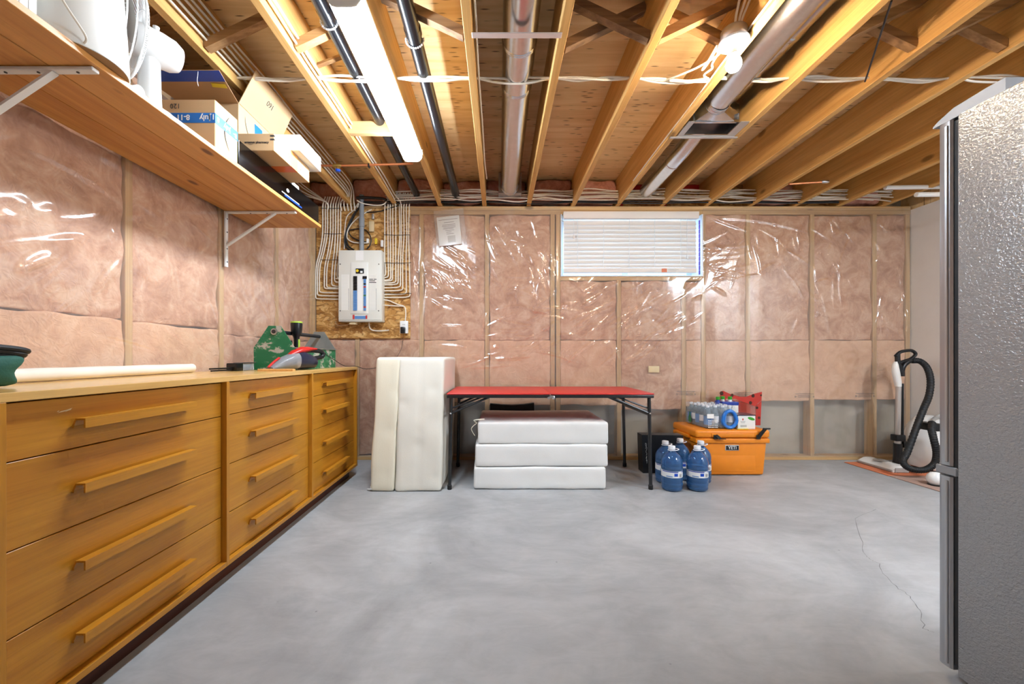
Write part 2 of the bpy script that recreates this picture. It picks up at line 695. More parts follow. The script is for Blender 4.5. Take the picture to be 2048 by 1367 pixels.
def smooth_path(pts, sub=8):
    pts = [Vector(p) for p in pts]
    if len(pts) < 3:
        return pts
    out = []
    for i in range(len(pts) - 1):
        p0 = pts[max(i - 1, 0)]
        p1, p2 = pts[i], pts[i + 1]
        p3 = pts[min(i + 2, len(pts) - 1)]
        for k in range(sub):
            t = k / sub
            out.append(0.5 * ((2 * p1) + (p2 - p0) * t + (2 * p0 - 5 * p1 + 4 * p2 - p3) * t * t + (3 * p1 - p0 - 3 * p2 + p3) * t ** 3))
    out.append(pts[-1])
    return out


def soft_box(x0, x1, y0, y1, z0, z1, r, n=14, amp=0.0, freq=4.0, dents=(), seed=0.0):
    """rounded, slightly uneven block; dents: (point, radius, depth)"""
    c = Vector(((x0 + x1) / 2, (y0 + y1) / 2, (z0 + z1) / 2))
    h = Vector(((x1 - x0) / 2, (y1 - y0) / 2, (z1 - z0) / 2))

    def ticks(a):
        rr = min(r, a * 0.9)
        e = [-a, -a + rr * 0.18, -a + rr * 0.45, -a + rr]
        k = max(2, int(n * a / max(h)))
        inner = [(-a + rr) + (2 * a - 2 * rr) * i / k for i in range(1, k)]
        return e + inner + [-q for q in reversed(e)]
    T = [ticks(h[i]) for i in range(3)]
    idx, vs, fs = {}, [], []

    def vert(p):
        key = tuple(round(q, 6) for q in p)
        if key in idx:
            return idx[key]
        P = Vector(p)
        q = Vector([max(-(h[i] - r), min(h[i] - r, P[i])) for i in range(3)])
        d = P - q
        nrm = d.normalized()
        pos = q + nrm * r
        if amp:
            pos += nrm * amp * noise.noise((pos + c) * freq + Vector((seed, seed * 2, seed * 3)))
        W = pos + c
        for (dp, dr, dd) in dents:
            dist = (W - Vector(dp)).length
            if dist < dr * 2.5:
                W = W - nrm * dd * math.exp(-(dist / dr) ** 2)
        idx[key] = len(vs)
        vs.append(W)
        return idx[key]
    for ax in range(3):
        u, v = [(1, 2), (2, 0), (0, 1)][ax]
        for s in (-1, 1):
            for i in range(len(T[u]) - 1):
                for j in range(len(T[v]) - 1):
                    q = []
                    for (a, b) in ((i, j), (i + 1, j), (i + 1, j + 1), (i, j + 1)):
                        p = [0, 0, 0]
                        p[ax] = s * h[ax]
                        p[u] = T[u][a]
                        p[v] = T[v][b]
                        q.append(vert(p))
                    fs.append(q if s > 0 else q[::-1])
    m = MB()
    m.add(vs, fs)
    return m


def text_part(name, s, size, mat, o, right, up, parent, align='CENTER', bold=0.0, label=None, thick=0.0004):
    """flat print: real letters lying on a surface"""
    cu = bpy.data.curves.new('letters', 'FONT')
    cu.body = s
    cu.size = size
    cu.align_x = align
    cu.align_y = 'CENTER'
    cu.extrude = thick
    cu.offset = bold
    cu.resolution_u = 3
    ob = bpy.data.objects.new('letters', cu)
    COL.objects.link(ob)
    dg = bpy.context.evaluated_depsgraph_get()
    me = bpy.data.meshes.new_from_object(ob.evaluated_get(dg))
    bpy.data.objects.remove(ob)
    bpy.data.curves.remove(cu)
    r, u = Vector(right).normalized(), Vector(up).normalized()
    n = r.cross(u)
    mt = Matrix(((r.x, u.x, n.x, o[0]), (r.y, u.y, n.y, o[1]), (r.z, u.z, n.z, o[2]), (0, 0, 0, 1)))
    me.transform(mt)
    me.name = name
    me.materials.clear()
    return obj(name, me, mat, parent, label=label)


def cable(name, pts, r, mat, label, cat='cable', group=None, n=6, sub=6):
    o = MB().tube(smooth_path(pts, sub), r, n).build(name, mat)
    return tag(o, label, cat, group)

# ================================================================== THE ROOM
XL, XR, YB, YR = -1.67, 3.78, 3.69, -2.4     # faces of the framing
JB, SUB = 2.325, 2.56                        # underside of joists, underside of subfloor
JOIST_X = [-0.148 + 0.4064 * k for k in range(-4, 11)]
JW = 0.038

floor = struct(MB().box(XL - 0.3, XR + 0.3, YR - 0.3, YB + 0.4, -0.12, 0.0).build('floor', 'concrete_floor', smooth=False))
# hairline crack in the slab
ck = [(1752, 1017), (1711, 1036), (1722, 1083), (1730, 1109), (1742, 1119), (1756, 1126), (1778, 1161), (1800, 1178), (1821, 1191), (1842, 1221), (1846, 1255), (1868, 1264)]
cp = []
for (x, y) in ck:
    Y = CAMZ * FPX / (y - VPY)
    cp.append(Vector(((x - VPX) * Y / FPX, Y, 0.0004)))
cp2 = []
for a, b in zip(cp, cp[1:]):
    for k in range(5):
        p = a.lerp(b, k / 5)
        cp2.append(p + Vector((random.uniform(-.006, .006), random.uniform(-.004, .004), 0)))
cp2.append(cp[-1])
m = MB()
for a, b in zip(cp2, cp2[1:]):
    wd = random.uniform(0.0007, 0.0016)
    m.add([a + Vector((-wd, 0, 0)), a + Vector((wd, 0, 0)), b + Vector((wd, 0, 0)), b + Vector((-wd, 0, 0))], [(0, 1, 2, 3)])
m.build('crack', 'crack', floor, smooth=False)

# ---- ceiling: subfloor sheets, joists, cross bridging
ceiling = struct(MB().box(XL - 0.3, XR + 0.3, YR - 0.3, YB + 0.4, SUB + 0.02, SUB + 0.06).build('ceiling', 'plywood', smooth=False))
y1 = 4.05
row = 0
while y1 > YR:
    y0 = y1 - 1.22
    xs = XL - 0.3 - (1.22 if row % 2 else 0.35)
    while xs < XR + 0.3:
        MB().box(max(xs, XL - 0.3) + 0.0015, min(xs + 2.44, XR + 0.3) - 0.0015, y0 + 0.0015, y1 - 0.0015, SUB, SUB + 0.019).build('subfloor_panel', 'plywood', ceiling, smooth=False)
        xs += 2.44
    y1 = y0
    row += 1
jme = MB().rbox(0, JW, YR, YB + 0.16, JB, SUB - 0.001, 0.0025, 1).mesh('joist', False)
joists = []
for x in JOIST_X:
    joists.append(obj('joist', jme, 'joist', ceiling, loc=(x, 0, 0)))
# crossed wooden bridging between the joists
BY = 1.78


def brace(k, y, rising, mat='brace', zlo=JB + 0.03, zhi=SUB - 0.03, dy=0.0):
    xa, xb = JOIST_X[k + 4] + JW, JOIST_X[k + 5]
    za, zb = (zlo, zhi) if rising else (zhi, zlo)
    MB().bar((xa, y, za), (xb, y + dy, zb), (0, 1, 0), 0.019, 0.019).build('bridging_brace', mat, ceiling, smooth=False)


brace(-4, BY, True)
brace(-3, BY + 0.05, True)
brace(-2, BY + 0.05, True, 'brace')
brace(-1, BY - 0.02, False, 'brace_old')
brace(1, BY + 0.0, False, 'brace_old')
brace(1, BY + 0.05, True, 'brace_old')
brace(2, BY, True, 'brace')
brace(2, BY + 0.045, False, 'brace')
for k in (4, 5, 6, 7, 8, 9):
    brace(k, BY, True)
    brace(k, BY + 0.045, False)
# cleats that carry the tube light
for y in (1.50, 2.50):
    MB().rbox(JOIST_X[2] + JW, JOIST_X[3], y - 0.019, y + 0.019, JB, JB + 0.075, 0.002, 1).build('light_cleat', 'stud_h', ceiling, smooth=False)
# thin lath nailed across the bay beside the light
MB().bar(at(622, 141, 2.06) + Vector((0, 0, 0.012)), at(704, 117, 2.02) + Vector((0, 0, 0.03)), (0, 1, 0), 0.012, 0.006).build('lath', 'brace', ceiling, smooth=False)

# ---- back wall
WX0, WX1, WZ0, WZ1 = 0.575, 1.862, 1.684, 2.25      # window opening
YC = YB + 0.115                                     # face of the concrete
m = MB()
m.box(XL - 0.3, WX0, YC, YC + 0.2, 0, SUB)
m.box(WX1, XR + 0.3, YC, YC + 0.2, 0, SUB)
m.box(WX0, WX1, YC, YC + 0.2, 0, WZ0)
m.box(WX0, WX1, YC, YC + 0.2, WZ1, SUB)
wall_back = struct(m.build('wall_back', 'concrete', smooth=False))


def framing(nm, x0, x1, z0, z1, mat, y0=YB, y1=YB + 0.089):
    return MB().rbox(x0, x1, y0, y1, z0, z1, 0.002, 1).build(nm, mat, wall_back, smooth=False)


framing('bottom_plate', XL, XR, 0.0, 0.038, 'stud_h')
framing('top_plate', XL, XR, 2.25, 2.287, 'stud_h')
framing('top_plate', XL, XR, 2.288, 2.324, 'stud_h')
STUDS = [-1.65, -1.297, -0.706, -0.105, 0.497, 0.548, 1.105, 1.70, 1.881, 2.29, 2.878, 3.45, 3.755]
for s in STUDS:
    top = WZ0 - 0.04 if s in (1.105, 1.70) else 2.25
    framing('stud', s - 0.019, s + 0.019, 0.038, top, 'stud_v')
framing('window_sill_plate', 0.568, 1.861, WZ0 - 0.04, WZ0 - 0.002, 'stud_h')


def batt(parent, x0, x1, y0, y1, z0, z1, mat, seed, amp=0.016, n=26):
    return soft_box(x0, x1, y0, y1, z0, z1, 0.010, n, amp, 8.0, (), seed).build('insulation_batt', mat, parent, angle=80)


SEAM = 1.10
low_end = {0: 0.05, 1: 0.05, 2: 0.53, 3: 0.5, 4: 0.5, 5: 0.5, 6: 0.46, 7: 0.49, 8: 0.52, 9: 0.54, 10: 0.55, 11: 0.55}
for i in range(len(STUDS) - 1):
    a, b = STUDS[i] + 0.0195, STUDS[i + 1] - 0.0195
    if b - a < 0.04:
        continue
    ctr = (a + b) / 2
    topz = WZ0 - 0.045 if WX0 < ctr < WX1 else 2.245
    low = i not in (0, 1, 6)
    batt(wall_back, a, b, YB + 0.012, YB + 0.10, SEAM - 0.003, topz, 'batt', i * 3.3)
    batt(wall_back, a, b, YB + 0.006, YB + 0.10, low_end[i], SEAM - 0.004, 'batt_low' if low else 'batt', i * 5.1 + 40, 0.011)
# printed marks at the lower batt edges
for (px, py) in ((1372, 787), (1609, 792), (1730, 791), (1487, 790)):
    c = at(px, py, YB - 0.0)
    m = MB()
    for k, (w_, dz) in enumerate(((0.085, 0.022), (0.06, 0.006), (0.062, -0.008))):
        m.box(c.x - w_, c.x + w_, YB - 0.001, YB, c.z + dz - 0.0015, c.z + dz + 0.0015)
    for s in (-1, 1):
        for q in range(3):
            a0 = q * 2.1
            m.bar((c.x + s * 0.082 + 0.009 * math.cos(a0), YB - .0005, c.z - 0.003 + 0.009 * math.sin(a0)), (c.x + s * 0.082 + 0.009 * math.cos(a0 + 2.1), YB - .0005, c.z - 0.003 + 0.009 * math.sin(a0 + 2.1)), None, 0.0005, 0.0016, up=(0, 1, 0))
    m.build('printed_mark', 'ink', wall_back, smooth=False)
# rim of the floor above: insulation pushed between the joist ends
for k in range(-4, 10):
    xa, xb = JOIST_X[k + 4] + JW + 0.003, JOIST_X[k + 5] - 0.003
    if xb > XR:
        break
    if k < 3 or k in (6, 8):
        y0 = YB - 0.05 if k in (-3, -2, 1, 2) else YB
        soft_box(xa, xb, y0, YB + 0.13, JB + 0.03, SUB - 0.004, 0.04, 14, 0.03, 6.0, (), k * 2.7).build('rim_insulation', 'batt_rim', wall_back, angle=80)
    else:
        MB().box(xa, xb, YB + 0.08, YB + 0.1, JB, SUB - 0.002).build('rim_board', 'osb', wall_back, smooth=False)
        for (zz, h) in (((SUB - 0.03, 0.022),) if k in (3, 4) else ()):
            MB().box(xa + 0.004, xb - 0.004, YB + 0.076, YB + 0.0795, zz - h, zz + h).build('sealing_tape', 'red_plastic', wall_back, smooth=False)
        if k in (3, 4):
            MB().box(xa + 0.004, xa + 0.05, YB + 0.072, YB + 0.0755, JB + 0.03, SUB - 0.01).build('sealing_tape', 'red_plastic', wall_back, smooth=False)


def poly_sheet(name, parent, U0, U1, V0, V1, res, ridges, to_world, pins, hole=None, seed=1, nrand=90, clusters=(), billow=0.010):
    nu, nv = int((U1 - U0) / res) + 1, int((V1 - V0) / res) + 1
    us, vs_ = np.linspace(U0, U1, nu), np.linspace(V0, V1, nv)
    UU, VV = np.meshgrid(us, vs_)
    rng = np.random.RandomState(seed)
    D = np.zeros_like(UU)
    # slack between the studs
    pin = np.ones_like(us)
    for p in pins:
        pin = np.minimum(pin, np.clip(np.abs(us - p) / 0.10, 0, 1))
    low = np.zeros_like(UU)
    su, sv = us[::6], vs_[::6]
    small = np.array([[noise.noise((u * 3.6 + seed, v * 1.6, seed * 3.1)) + 0.28 * noise.noise((u * 7 + v * 4, v * 5 - u * 3, seed * 1.7)) for u in su] for v in sv])
    iu = np.clip((np.arange(nu) / 6.0), 0, len(su) - 1.001)
    iv = np.clip((np.arange(nv) / 6.0), 0, len(sv) - 1.001)
    i0, j0 = iv.astype(int), iu.astype(int)
    fi, fj = (iv - i0)[:, None], (iu - j0)[None, :]
    fi = fi * fi * (3 - 2 * fi)
    fj = fj * fj * (3 - 2 * fj)
    low = (small[i0][:, j0] * (1 - fi) * (1 - fj) + small[i0 + 1][:, j0] * fi * (1 - fj) + small[i0][:, j0 + 1] * (1 - fi) * fj + small[i0 + 1][:, j0 + 1] * fi * fj)
    D += billow * (0.25 + 0.75 * pin[None, :]) * (low * 0.5 + 0.5)
    segs = list(ridges)
    for _ in range(nrand):
        cu, cv, ang, spread, rad = clusters[rng.randint(len(clusters))]
        u, v = cu + rng.randn() * rad * 0.5, cv + rng.randn() * rad * 0.5
        a = math.radians(ang + rng.randn() * spread)
        L = rng.uniform(0.10, 0.45)
        segs.append((u - math.cos(a) * L / 2, v - math.sin(a) * L / 2, u + math.cos(a) * L / 2, v + math.sin(a) * L / 2, rng.uniform(0.007, 0.013), rng.uniform(0.0022, 0.0055)))
    for (a0, b0, a1, b1, wd, hh) in segs:
        ex = wd * 3
        c0, c1 = np.searchsorted(us, [min(a0, a1) - ex, max(a0, a1) + ex])
        r0, r1 = np.searchsorted(vs_, [min(b0, b1) - ex, max(b0, b1) + ex])
        if c1 - c0 < 2 or r1 - r0 < 2:
            continue
        u, v = UU[r0:r1, c0:c1], VV[r0:r1, c0:c1]
        dx, dy = a1 - a0, b1 - b0
        L2 = dx * dx + dy * dy + 1e-9
        t = ((u - a0) * dx + (v - b0) * dy) / L2
        bend = 0.06 * math.sin(a0 * 50 + b0 * 31) * math.sqrt(L2)
        dist = ((u - a0) * dy - (v - b0) * dx) / math.sqrt(L2) + bend * np.sin(np.clip(t, 0, 1) * math.pi)
        tc = np.clip(t, 0, 1)
        tap = np.clip(np.minimum(tc, 1 - tc) * 3.2, 0, 1) ** 0.7
        ww = wd * (0.55 + 0.45 * tap)
        D[r0:r1, c0:c1] += hh * tap * np.exp(-(dist / ww) ** 2)
    P = to_world(UU.ravel(), VV.ravel(), D.ravel())
    idx = np.arange(nu * nv).reshape(nv, nu)
    q = np.stack([idx[:-1, :-1], idx[:-1, 1:], idx[1:, 1:], idx[1:, :-1]], -1)
    if hole:
        cu = (UU[:-1, :-1] + UU[1:, 1:]) / 2
        cv = (VV[:-1, :-1] + VV[1:, 1:]) / 2
        keep = np.ones(cu.shape, bool)
        for h_ in hole:
            keep &= ~((cu > h_[0]) & (cu < h_[1]) & (cv > h_[2]) & (cv < h_[3]))
        q = q[keep]
    q = q.reshape(-1, 4)
    me = bpy.data.meshes.new(name)
    me.vertices.add(nu * nv)
    me.vertices.foreach_set('co', P.astype(np.float32).ravel())
    nf = len(q)
    me.loops.add(nf * 4)
    me.loops.foreach_set('vertex_index', q.astype(np.int32).ravel())
    me.polygons.add(nf)
    me.polygons.foreach_set('loop_start', np.arange(0, nf * 4, 4, dtype=np.int32))
    me.update(calc_edges=True)
    me.validate()
    me.shade_smooth()
    return obj(name, me, 'polythene', parent)


def wb(px, py):
    p = at(px, py, YB - 0.01)
    return p.x, p.z


rid = []
Z7 = [(95, 310, 250, 390), (110, 390, 180, 500), (150, 400, 210, 490), (80, 510, 190, 582), (130, 515, 280, 525), (180, 250, 290, 320), (110, 330, 350, 430),
      (408, 150, 480, 300), (420, 210, 500, 270), (420, 390, 462, 440), (450, 130, 495, 185), (530, 205, 615, 230), (630, 85, 662, 200), (680, 255, 692, 315),
      (708, 350, 725, 460), (690, 690, 762, 640), (790, 610, 822, 540), (100, 765, 310, 780), (430, 840, 640, 820), (860, 675, 1060, 560), (820, 860, 1000, 730),
      (1130, 690, 1210, 640), (1130, 845, 1262, 760), (830, 420, 910, 480), (1440, 460, 1512, 420), (1480, 522, 1535, 520), (580, 560, 740, 600), (610, 580, 745, 580),
      (900, 560, 1010, 490), (1010, 762, 1050, 740), (840, 640, 960, 590), (160, 655, 280, 660), (60, 350, 70, 520), (405, 590, 395, 680), (425, 780, 470, 765),
      (1080, 770, 1100, 840), (240, 270, 330, 360), (560, 140, 590, 200), (590, 480, 690, 540), (760, 420, 735, 330)]
for (a, b, c, d) in Z7:
    p, q = wb(820 + .3805 * a, 400 + .3805 * b), wb(820 + .3805 * c, 400 + .3805 * d)
    rid.append((*p, *q, random.uniform(0.010, 0.014), random.uniform(0.007, 0.011)))
Z8 = [(90, 295, 150, 262), (100, 345, 185, 318), (110, 405, 182, 380), (105, 440, 175, 485), (280, 220, 300, 305), (300, 230, 342, 400), (890, 215, 910, 280), (910, 280, 895, 325),
      (0, 440, 40, 400), (60, 88, 280, 172), (100, 110, 570, 180), (1050, 90, 1012, 300), (1040, 540, 1052, 700), (1000, 330, 1055, 620), (610, 560, 700, 590), (20, 500, 60, 480),
      (600, 420, 680, 400), (905, 130, 960, 200), (1020, 120, 1045, 420)]
for (a, b, c, d) in Z8:
    p, q = wb(1380 + .417 * a, 390 + .417 * b), wb(1380 + .417 * c, 390 + .417 * d)
    rid.append((*p, *q, random.uniform(0.010, 0.014), random.uniform(0.006, 0.010)))
for (a, b, c, d) in ((826, 430, 838, 560), (836, 440, 826, 640), (830, 560, 838, 700), (842, 520, 836, 680)):
    p, q = wb(a, b), wb(c, d)
    rid.append((*p, *q, 0.02, 0.02))
CL = [(-0.45, 1.75, -35, 14, 0.35), (0.15, 1.8, -70, 20, 0.4), (0.9, 1.35, 30, 12, 0.45), (1.5, 1.3, 32, 14, 0.4), (2.0, 1.8, 25, 25, 0.3), (0.2, 1.15, 5, 14, 0.5), (2.9, 1.9, -60, 30, 0.7), (3.6, 1.3, 85, 12, 0.3)]
poly_sheet('vapour_barrier', wall_back, -1.655, XR - 0.004, 0.03, 2.305, 0.0062, rid, lambda u, v, d: np.stack([u, YB - 0.004 - d, v], -1), STUDS, [(WX0 - 0.01, WX1 + 0.01, WZ0 - 0.01, 2.4), (-2, -0.81, 1.10, 2.4)], 3, 240, CL)
# wrinkled sheet behind the folded mattress and the strip right of the board
# ---- left wall
XC = XL - 0.115
wall_left = struct(MB().box(XC - 0.2, XC, YR - 0.2, YC, 0, SUB).build('wall_left', 'concrete', smooth=False))
LST = [3.04 - 0.61 * k for k in range(0, 10)]


def lframe(nm, y0, y1, z0, z1, mat):
    return MB().rbox(XL - 0.089, XL, y0, y1, z0, z1, 0.002, 1).build(nm, mat, wall_left, smooth=False)


lframe('bottom_plate', YR, YB - 0.001, 0, 0.038, 'stud_y')
lframe('top_plate', YR, YB - 0.001, 2.25, 2.324, 'stud_y')
for s in LST + [3.60, 3.658]:
    lframe('stud', s - 0.019, s + 0.019, 0.038, 2.25, 'stud_v')
LL = sorted(LST + [3.60])
for i in range(len(LL) - 1):
    a, b = LL[i] + 0.0195, LL[i + 1] - 0.0195
    n_ = 26 if b > 0.6 else 8
    dz = random.uniform(-.02, .02)
    batt(wall_left, XL - 0.10, XL - 0.010, a, b, SEAM - 0.003 + dz, 2.245, 'batt', i * 2.9 + 11, 0.018, n_)
    batt(wall_left, XL - 0.10, XL - 0.004, a, b, 0.05, SEAM - 0.004 + dz, 'batt_low' if b < 2.6 else 'batt', i * 3.7 + 70, 0.013, n_)


def wl(px, py):
    Y = 1.662 * FPX / (VPX - px)
    return Y, CAMZ + (VPY - py) * Y / FPX


rid = []
ZL = [(0, 568, 60, 600), (40, 598, 165, 575), (160, 578, 285, 552), (50, 538, 160, 526), (120, 850, 420, 690), (80, 870, 300, 790), (480, 262, 640, 345), (560, 680, 590, 688), (1230, 820, 1310, 890),
      (1250, 800, 1330, 860), (460, 990, 640, 780), (690, 850, 800, 930), (1340, 900, 1420, 1060), (850, 820, 900, 980), (230, 1010, 330, 930), (1080, 770, 1120, 850)]
for (a, b, c, d) in ZL:
    p, q = wl(.395 * a, 200 + .395 * b), wl(.395 * c, 200 + .395 * d)
    rid.append((*p, *q, random.uniform(0.014, 0.024), random.uniform(0.007, 0.012)))
CLL = [(1.5, 1.5, 25, 20, 0.5), (2.1, 1.35, -40, 30, 0.5), (2.8, 1.5, -60, 25, 0.4), (3.3, 1.6, 80, 15, 0.3)]
poly_sheet('vapour_barrier', wall_left, 0.55, YB - 0.02, 0.03, 2.30, 0.010, rid, lambda u, v, d: np.stack([XL + 0.004 + d, u, v], -1), LL, None, 9, 70, CLL, 0.008)

# ---- right wall and the wall behind the camera: plain plasterboard
wall_right = struct(MB().box(XR, XR + 0.12, YR - 0.2, YC + 0.2, 0, 2.29).build('wall_right', 'drywall', smooth=False))
MB().box(XR + 0.02, XR + 0.12, YR, YC + 0.2, 2.29, SUB).build('upper_framing', 'plywood', wall_right, smooth=False)
wall_rear = struct(MB().box(XL - 0.3, XR + 0.3, YR - 0.12, YR, 0, SUB).build('wall_rear', 'drywall', smooth=False))

# ---- window
m = MB()
YW = YB + 0.19
fx0, fx1, fz0, fz1 = WX0, WX1, WZ0, WZ1
m.box(fx0, fx1, YW, YW + 0.06, fz0, fz0 + 0.05)
m.box(fx0, fx1, YW, YW + 0.06, fz1 - 0.05, fz1)
m.box(fx0, fx0 + 0.05, YW, YW + 0.06, fz0 + 0.05, fz1 - 0.05)
m.box(fx1 - 0.05, fx1, YW, YW + 0.06, fz0 + 0.05, fz1 - 0.05)
m.box((fx0 + fx1) / 2 - 0.03, (fx0 + fx1) / 2 + 0.03, YW, YW + 0.06, fz0 + 0.05, fz1 - 0.05)
window = struct(m.build('window_1', 'vinyl', smooth=False))
MB().box(fx0 + 0.05, (fx0 + fx1) / 2 - 0.03, YW + 0.025, YW + 0.031, fz0 + 0.05, fz1 - 0.05).build('pane', 'window_glass', window, smooth=False)
MB().box((fx0 + fx1) / 2 + 0.03, fx1 - 0.05, YW + 0.025, YW + 0.031, fz0 + 0.05, fz1 - 0.05).build('pane', 'window_glass', window, smooth=False)
MB().box(WX0 - 0.008, WX1 + 0.008, YB - 0.012, YW, WZ0 - 0.004, WZ0 + 0.004).build('sill', 'vinyl', window, smooth=False)
MB().box(WX0 - 0.006, WX0 + 0.003, YB - 0.012, YW, WZ0 + 0.004, WZ1 - 0.002).build('jamb', 'vinyl', window, smooth=False)
MB().box(WX1 - 0.003, WX1 + 0.008, YB - 0.012, YW, WZ0 + 0.004, WZ1 - 0.002).build('jamb', 'vinyl', window, smooth=False)
m = MB()
zz = WZ0 + 0.02
while zz < WZ1 - 0.05:
    m.rbox(WX1 - 0.010, WX1 - 0.003, YB + 0.02, YB + 0.04, zz, zz + 0.04, 0.003, 1)
    zz += 0.042
m.build('foam_seal', 'foam_seal', window)

# blind
BX0, BX1 = 0.598, 1.815
blind = thing('window_blind', 'white slatted blind closed over the high basement window', 'blind', (1.2, YB, WZ0))
MB().rbox(BX0 - 0.006, BX1 + 0.012, YB - 0.03, YB + 0.045, 2.205, 2.268, 0.005, 2).build('valance', 'blind', blind)
sl_z0, sl_z1, NS = 1.765, 2.195, 11
prof = []
sme = None
for i in range(NS):
    zc = sl_z0 + (sl_z1 - sl_z0) * (i + 0.5) / NS
    if sme is None:
        m = MB()
        tl = R(69)
        hw = 0.0245
        ring = []
        for (s, t) in ((-1, -1), (-0.5, -0.6), (0.5, -0.6), (1, -1), (1, 1), (0.5, 1.4), (-0.5, 1.4), (-1, 1)):
            a, b = s * hw, t * 0.0013
            ring.append((a * math.cos(tl) - b * math.sin(tl), a * math.sin(tl) + b * math.cos(tl)))
        m.prism(ring, (BX0, 0, 0), (0, 1, 0), (0, 0, 1), (BX1 - BX0, 0, 0))
        sme = m.mesh('slat')
    o = obj('slat', sme, 'blind', blind)
    o.location = (0, YB + 0.012, zc)
MB().rbox(BX0, BX1, YB - 0.006, YB + 0.026, 1.714, 1.758, 0.004, 2).build('bottom_rail', 'blind', blind)
for x in (at(1155, 0, YB).x, at(1207, 0, YB).x, at(1258, 0, YB).x, at(1309, 0, YB).x, at(1361, 0, YB).x):
    MB().box(x - 0.0022, x + 0.0022, YB - 0.0065, YB - 0.0055, 1.75, 2.205).build('ladder_tape', 'white_plastic', blind, smooth=False)
p = at(1148, 475, YB - 0.03)
MB().tube([(p.x, YB - 0.022, 2.2), (p.x, YB - 0.022, p.z + 0.02)], 0.002, 6).build('tilt_cord', 'white_plastic', blind)
MB().lathe([(0.003, 0.03), (0.007, 0.02), (0.009, 0.0), (0.008, -0.004)], (p.x, YB - 0.022, p.z), 10).build('cord_tassel', 'blind', blind)
p = at(1375, 516, YB - 0.03)
MB().tube([(p.x, YB - 0.022, 2.2), (p.x, YB - 0.022, p.z + 0.02)], 0.002, 6).build('lift_cord', 'white_plastic', blind)
MB().lathe([(0.003, 0.03), (0.007, 0.02), (0.010, 0.0), (0.009, -0.004)], (p.x, YB - 0.022, p.z), 10).build('cord_tassel', 'white_plastic', blind)
p = at(1328, 540, YB)
MB().box(p.x - 0.024, p.x + 0.024, YB - 0.0075, YB - 0.006, 1.718, 1.752).build('warning_sticker', 'tape_orange', blind, smooth=False)
m = MB()
for k in range(2):
    m.box(p.x + 0.035, p.x + 0.13 - 0.02 * k, YB - 0.0068, YB - 0.0062, 1.742 - 0.013 * k, 1.746 - 0.013 * k)
m.build('printed_text', 'ink_light', blind, smooth=False)

# small outlet box behind the sheet
p = at(1306, 738, YB)
ob_ = MB().rbox(p.x - 0.05, p.x + 0.05, YB - 0.022, YB - 0.012, p.z - 0.03, p.z + 0.03, 0.004, 2).build('wall_outlet_box', 'beige_plastic')
tag(ob_, 'small beige outlet box in the pink wall above the red table', 'outlet box')

# ================================================================== CEILING SERVICES
# ---- tube light
LX0, LX1, LY0, LY1, LZ = -0.637, -0.508, 1.487, 2.68, 2.245
tl = thing('tube_light', 'long white fluorescent tube light glowing under the ceiling joists', 'light', (-0.572, 2.08, LZ))
prof = [(-0.0645, 0.055), (-0.060, 0.022), (-0.046, 0.004), (-0.03, 0.0), (0.03, 0.0), (0.046, 0.004), (0.060, 0.022), (0.0645, 0.055)]
MB().prism(prof, (-0.5725, LY0 + 0.006, LZ), (1, 0, 0), (0, 0, 1), (0, LY1 - LY0 - 0.012, 0)).build('diffuser', 'tube_lens', tl)
cap = [(-0.067, 0.078), (-0.067, 0.05), (-0.062, 0.02), (-0.047, 0.001), (-0.03, -0.003), (0.03, -0.003), (0.047, 0.001), (0.062, 0.02), (0.067, 0.05), (0.067, 0.078)]
for y in (LY0, LY1 - 0.005):
    MB().prism(cap, (-0.5725, y, LZ), (1, 0, 0), (0, 0, 1), (0, 0.005, 0)).build('end_cap', 'white_plastic', tl)
MB().box(-0.5725 - 0.062, -0.5725 + 0.062, LY0 + 0.006, LY1 - 0.006, LZ + 0.056, LZ + 0.078).build('housing', 'white_paint', tl, smooth=False)

# fill light added out of view to the right, shaped like the tube fitting
for rx_, ry_ in ((3.25, 0.15),):
    MB().prism(prof, (rx_, ry_, LZ), (1, 0, 0), (0, 0, 1), (0, 1.19, 0)).build('fill_light_diffuser', 'fill_tube_lens', ceiling)
    MB().box(rx_ - 0.062, rx_ + 0.062, ry_, ry_ + 1.19, LZ + 0.056, LZ + 0.078).build('fill_light_housing', 'white_paint', ceiling, smooth=False)

# ---- bare bulb on a round box
bl = thing('ceiling_bulb', 'lit bare bulb in white lampholder on a round ceiling box', 'light', (1.03, 1.74, 2.2))
BC = Vector((1.02, 1.745, 2.31))
MB().lathe([(0.050, 0.052), (0.052, 0.048), (0.052, 0.006), (0.050, 0.002)], BC, 20).build('junction_box', 'galvanised_dull', bl)
MB().lathe([(0.060, 0.002), (0.062, -0.003), (0.060, -0.008), (0.046, -0.014), (0.026, -0.022), (0.022, -0.03)], BC, 28).build('lampholder', 'white_plastic', bl)
for sx in (-0.045, 0.045):
    MB().lathe([(0.004, 0.0), (0.004, -0.002)], (BC.x + sx, BC.y - 0.01, BC.z - 0.009), 8).build('screw', 'steel', bl)
MB().lathe([(0.0135, -0.026), (0.0135, -0.05), (0.015, -0.052)], BC, 16).build('bulb_base', 'galvanised_dull', bl)
MB().lathe([(0.014, -0.052), (0.018, -0.062), (0.027, -0.078), (0.031, -0.094), (0.029, -0.108), (0.021, -0.12), (0.009, -0.126), (0.001, -0.127)], BC, 24).build('bulb', 'bulb_glow', bl)
for k, (dx, dy) in enumerate(((-0.02, -0.1), (0.015, -0.11), (0.0, -0.09))):
    MB().tube(smooth_path([BC + Vector((dx * 0.6, -0.03, 0.045)), BC + Vector((dx, -0.06, 0.09)), BC + Vector((dx * 1.5 + 0.01, -0.13, 0.15)), BC + Vector((dx * 1.5 + 0.025, -0.4, 0.19))]), 0.005, 6).build('feed_cable', 'cable_white', bl)
